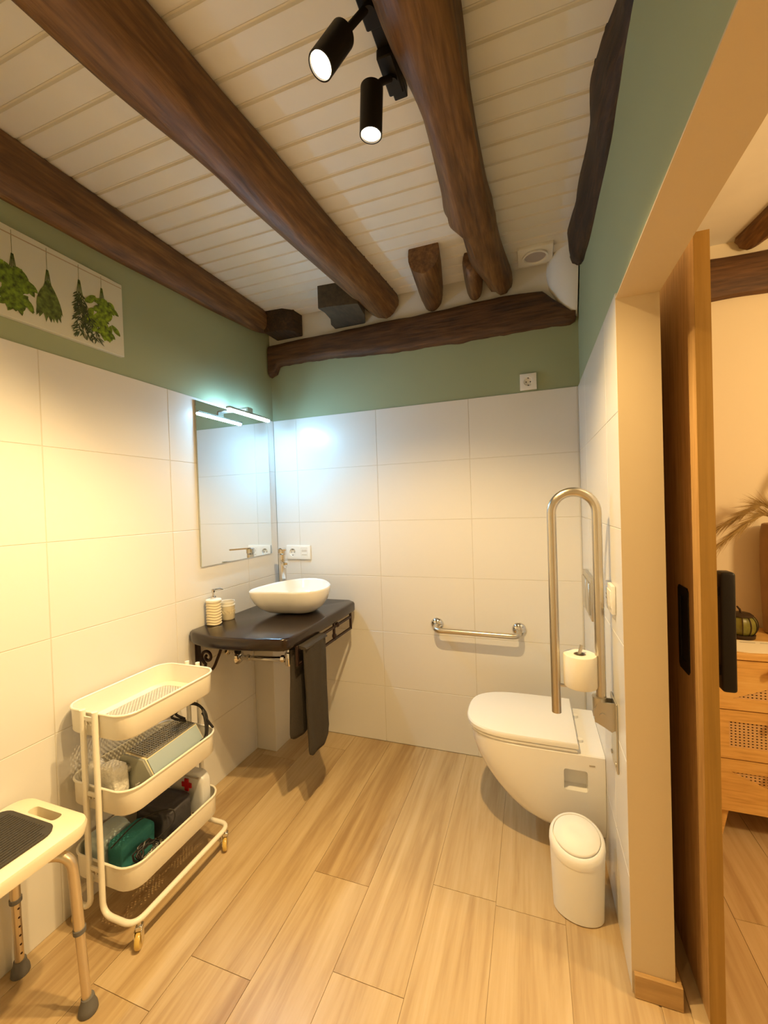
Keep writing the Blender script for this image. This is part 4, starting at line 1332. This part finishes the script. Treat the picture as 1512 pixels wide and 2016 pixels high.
ZD = [(0.486, 0.670), (0.302, 0.482), (0.104, 0.298)]
for i, (a, b) in enumerate(ZD):
    dfr = build('drawer', MB().box((cx0, FY, a), (cx1, FY + 0.018, b)), 'dresser', t, smooth=0)
    mxx = (cx0 + cx1) / 2
    if i == 0:
        polys = [[(2.107, 0.530), (mxx, 0.530), (mxx, 0.645)], [(mxx + 0.006, 0.645), (mxx + 0.006, 0.530), (cx1 - 0.057, 0.530)]]
        polys = [[(2.107, 0.528), (cx1 - 0.057, 0.528), (mxx, 0.628)]]
    elif i == 1:
        polys = [[(2.093, 0.345), (cx1 - 0.043, 0.345), (cx1 - 0.043, 0.440), (2.093, 0.440)]]
    else:
        polys = [[(2.098, 0.252), (mxx, 0.148), (cx1 - 0.048, 0.252)]]
    for pl in polys:
        cut = MB().prism([(x, FY - 0.01, z) for x, z in pl], (0, 0.0225, 0))
        boolean(dfr, cut)
        build('backing', MB().prism([(x, FY + 0.0085, z) for x, z in pl], (0, 0.0030, 0)), 'dark_in', dfr, smooth=0)
        cane(dfr, pl, 0)
    for kx in (2.218, cx1 - 0.168):
        build('knob', MB().lathe([(0.006, 0.0), (0.006, -0.010), (0.012, -0.014), (0.014, -0.020), (0.010, -0.025), (0.001, -0.026)], (kx, FY, b - 0.038 if i else b - 0.036), 16, 'y'), 'dresser', dfr)
for x_ in (cx0 + 0.012, cx1 - 0.012):
    for yy in (FY + 0.03, 0.10):
        s = 1 if x_ < 2.3 else -1
        build('leg', MB().tube([(x_ + s * 0.02, yy, 0.101), (x_ + s * 0.004, yy - (0.006 if yy < 0 else -0.006), 0.0)], [0.017, 0.010], 12), 'dresser', t)

sh = MB()
ol = [(2.058, -0.170), (2.115, -0.252), (2.125, -0.238)]
pts = [(2.060, -0.13), (2.085, -0.205), (2.118, -0.228), (2.160, -0.238), (2.20, -0.234), (2.26, -0.226), (2.36, -0.215), (2.36, -0.09), (2.2, -0.085), (2.10, -0.09)]
sh.prism([(x, y, 0.6985) for x, y in pts], (0, 0, 0.0022))
t = thing('paper_mat', 'cream paper mat lying on the chest of drawers', 'mat', (2.21, -0.16, 0.6985))
build('sheet', sh, 'sheet', t, smooth=0)
for a_, b_ in ((2.18, 2.23), (2.245, 2.34)):
    build('printed_line', MB().box((a_, -0.115, 0.7006), (b_, -0.111, 0.7010)), 'ink', t, smooth=0)

pc = Vector((2.216, -0.035, 0.699))
t = thing('pumpkin_lantern', 'olive glass pumpkin with dark metal frame on the chest of drawers', 'pumpkin', pc)
rings = []
for j in range(15):
    ph = -PI / 2 + PI * j / 14
    rr, zz = 0.052 * math.cos(ph) ** 0.7 if abs(math.cos(ph)) > 1e-6 else 0.0005, 0.046 * math.sin(ph)
    rings.append([pc + Vector((max(rr, 0.001) * (1 - 0.07 * abs(math.cos(6 * a))) * math.cos(a), max(rr, 0.001) * (1 - 0.07 * abs(math.cos(6 * a))) * math.sin(a), 0.052 + zz)) for a in [2 * PI * k / 72 for k in range(72)]])
build('glass_body', MB().loft(rings), 'pumpkin', t, smooth=80)
mb = MB()
for k in range(12):
    a = 2 * PI * (k + 0.5) / 12
    mb.tube([pc + Vector((0.0535 * max(math.cos(ph), 0.02) ** 0.7 * math.cos(a), 0.0535 * max(math.cos(ph), 0.02) ** 0.7 * math.sin(a), 0.052 + 0.047 * math.sin(ph))) for ph in [-PI / 2 + PI * j / 12 for j in range(13)]], 0.0018, 6)
mb.lathe([(0.034, 0.001), (0.044, 0.001), (0.046, 0.014), (0.042, 0.016), (0.034, 0.004)], pc, 30)
mb.lathe([(0.034, 0.092), (0.040, 0.088), (0.040, 0.092), (0.030, 0.100), (0.012, 0.101), (0.001, 0.101)], pc, 30)
build('metal_frame', mb, 'bronze', t)
build('stem', MB().tube([pc + Vector((0, 0, 0.099)), pc + Vector((-0.004, 0, 0.114)), pc + Vector((-0.014, -0.004, 0.126))], [0.0048, 0.004, 0.0032], 8), 'bronze', t)

t = thing('stoneware_vase', 'tall brown stoneware vase with dry pampas plumes behind the pumpkin', 'vase', (2.385, 0.06, 0.6985))
build('vase_body', MB().lathe([(0.001, 0), (0.060, 0.0), (0.066, 0.006), (0.070, 0.10), (0.074, 0.28), (0.072, 0.42), (0.066, 0.455), (0.060, 0.458), (0.058, 0.44), (0.001, 0.43)], (2.395, 0.05, 0.6985), 36), 'vase', t)


def plume(base, mid, tip, nb, ln, seed):
    rg = random.Random(seed)
    path = smooth_path([base, mid, tip], 14)
    mb = MB().tube(path, [0.0022 * (1 - 0.7 * i / len(path)) for i in range(len(path))], 6)
    for _ in range(nb):
        i = rg.randrange(len(path) // 3, len(path) - 1)
        p = path[i]
        d = (path[i + 1] - path[i]).normalized()
        d = (d + Vector((rg.uniform(-0.25, 0.25), rg.uniform(-0.25, 0.25), rg.uniform(-0.35, 0.25)))).normalized()
        q = p + d * ln * rg.uniform(0.5, 1)
        n_ = d.cross(Vector((0, 1, 0))).normalized() * 0.0011
        n2 = d.cross(n_).normalized() * 0.0009
        mb.add([p + n_, p - n_, p + n2, q + Vector((0, 0, -0.008))], [(0, 1, 3), (1, 2, 3), (2, 0, 3)])
    return mb


vb = Vector((2.39, 0.045, 1.10))
stuff(build('pampas_plume', plume(vb, (2.31, 0.01, 1.195), (2.09, -0.03, 1.02), 420, 0.13, 1), 'pampas', t))
stuff(build('pampas_plume', plume(vb, (2.32, 0.03, 1.235), (2.10, 0.04, 1.08), 420, 0.12, 2), 'pampas', t))
stuff(build('pampas_plume', plume(vb, (2.42, 0.03, 1.30), (2.50, 0.0, 1.45), 300, 0.12, 3), 'pampas', t))

# ================================================================ HALL LIGHTING (its ceiling lamp, out of view)
t = thing('pendant_lamp', 'round opal pendant lamp hanging in the next room', 'lamp', (3.0, -1.2, 1.75))
build('canopy', MB().lathe([(0.001, 0.0), (0.05, 0.0), (0.05, -0.02), (0.001, -0.02)], (3.0, -1.2, CZ + 0.0395), 20), 'black', t)
build('cord', MB().cyl((3.0, -1.2, 1.92), (3.0, -1.2, CZ + 0.03), 0.003, 8), 'black', t)
build('opal_shade', MB().lathe([(0.03, 0.21), (0.06, 0.19), (0.10, 0.12), (0.10, 0.09), (0.06, 0.02), (0.001, 0.0)], (3.0, -1.2, 1.70), 28), 'bulb', t)
lamp('hall_light', 'POINT', (3.0, -1.2, 1.66), 37, (1.0, 0.66, 0.28), 0.10)
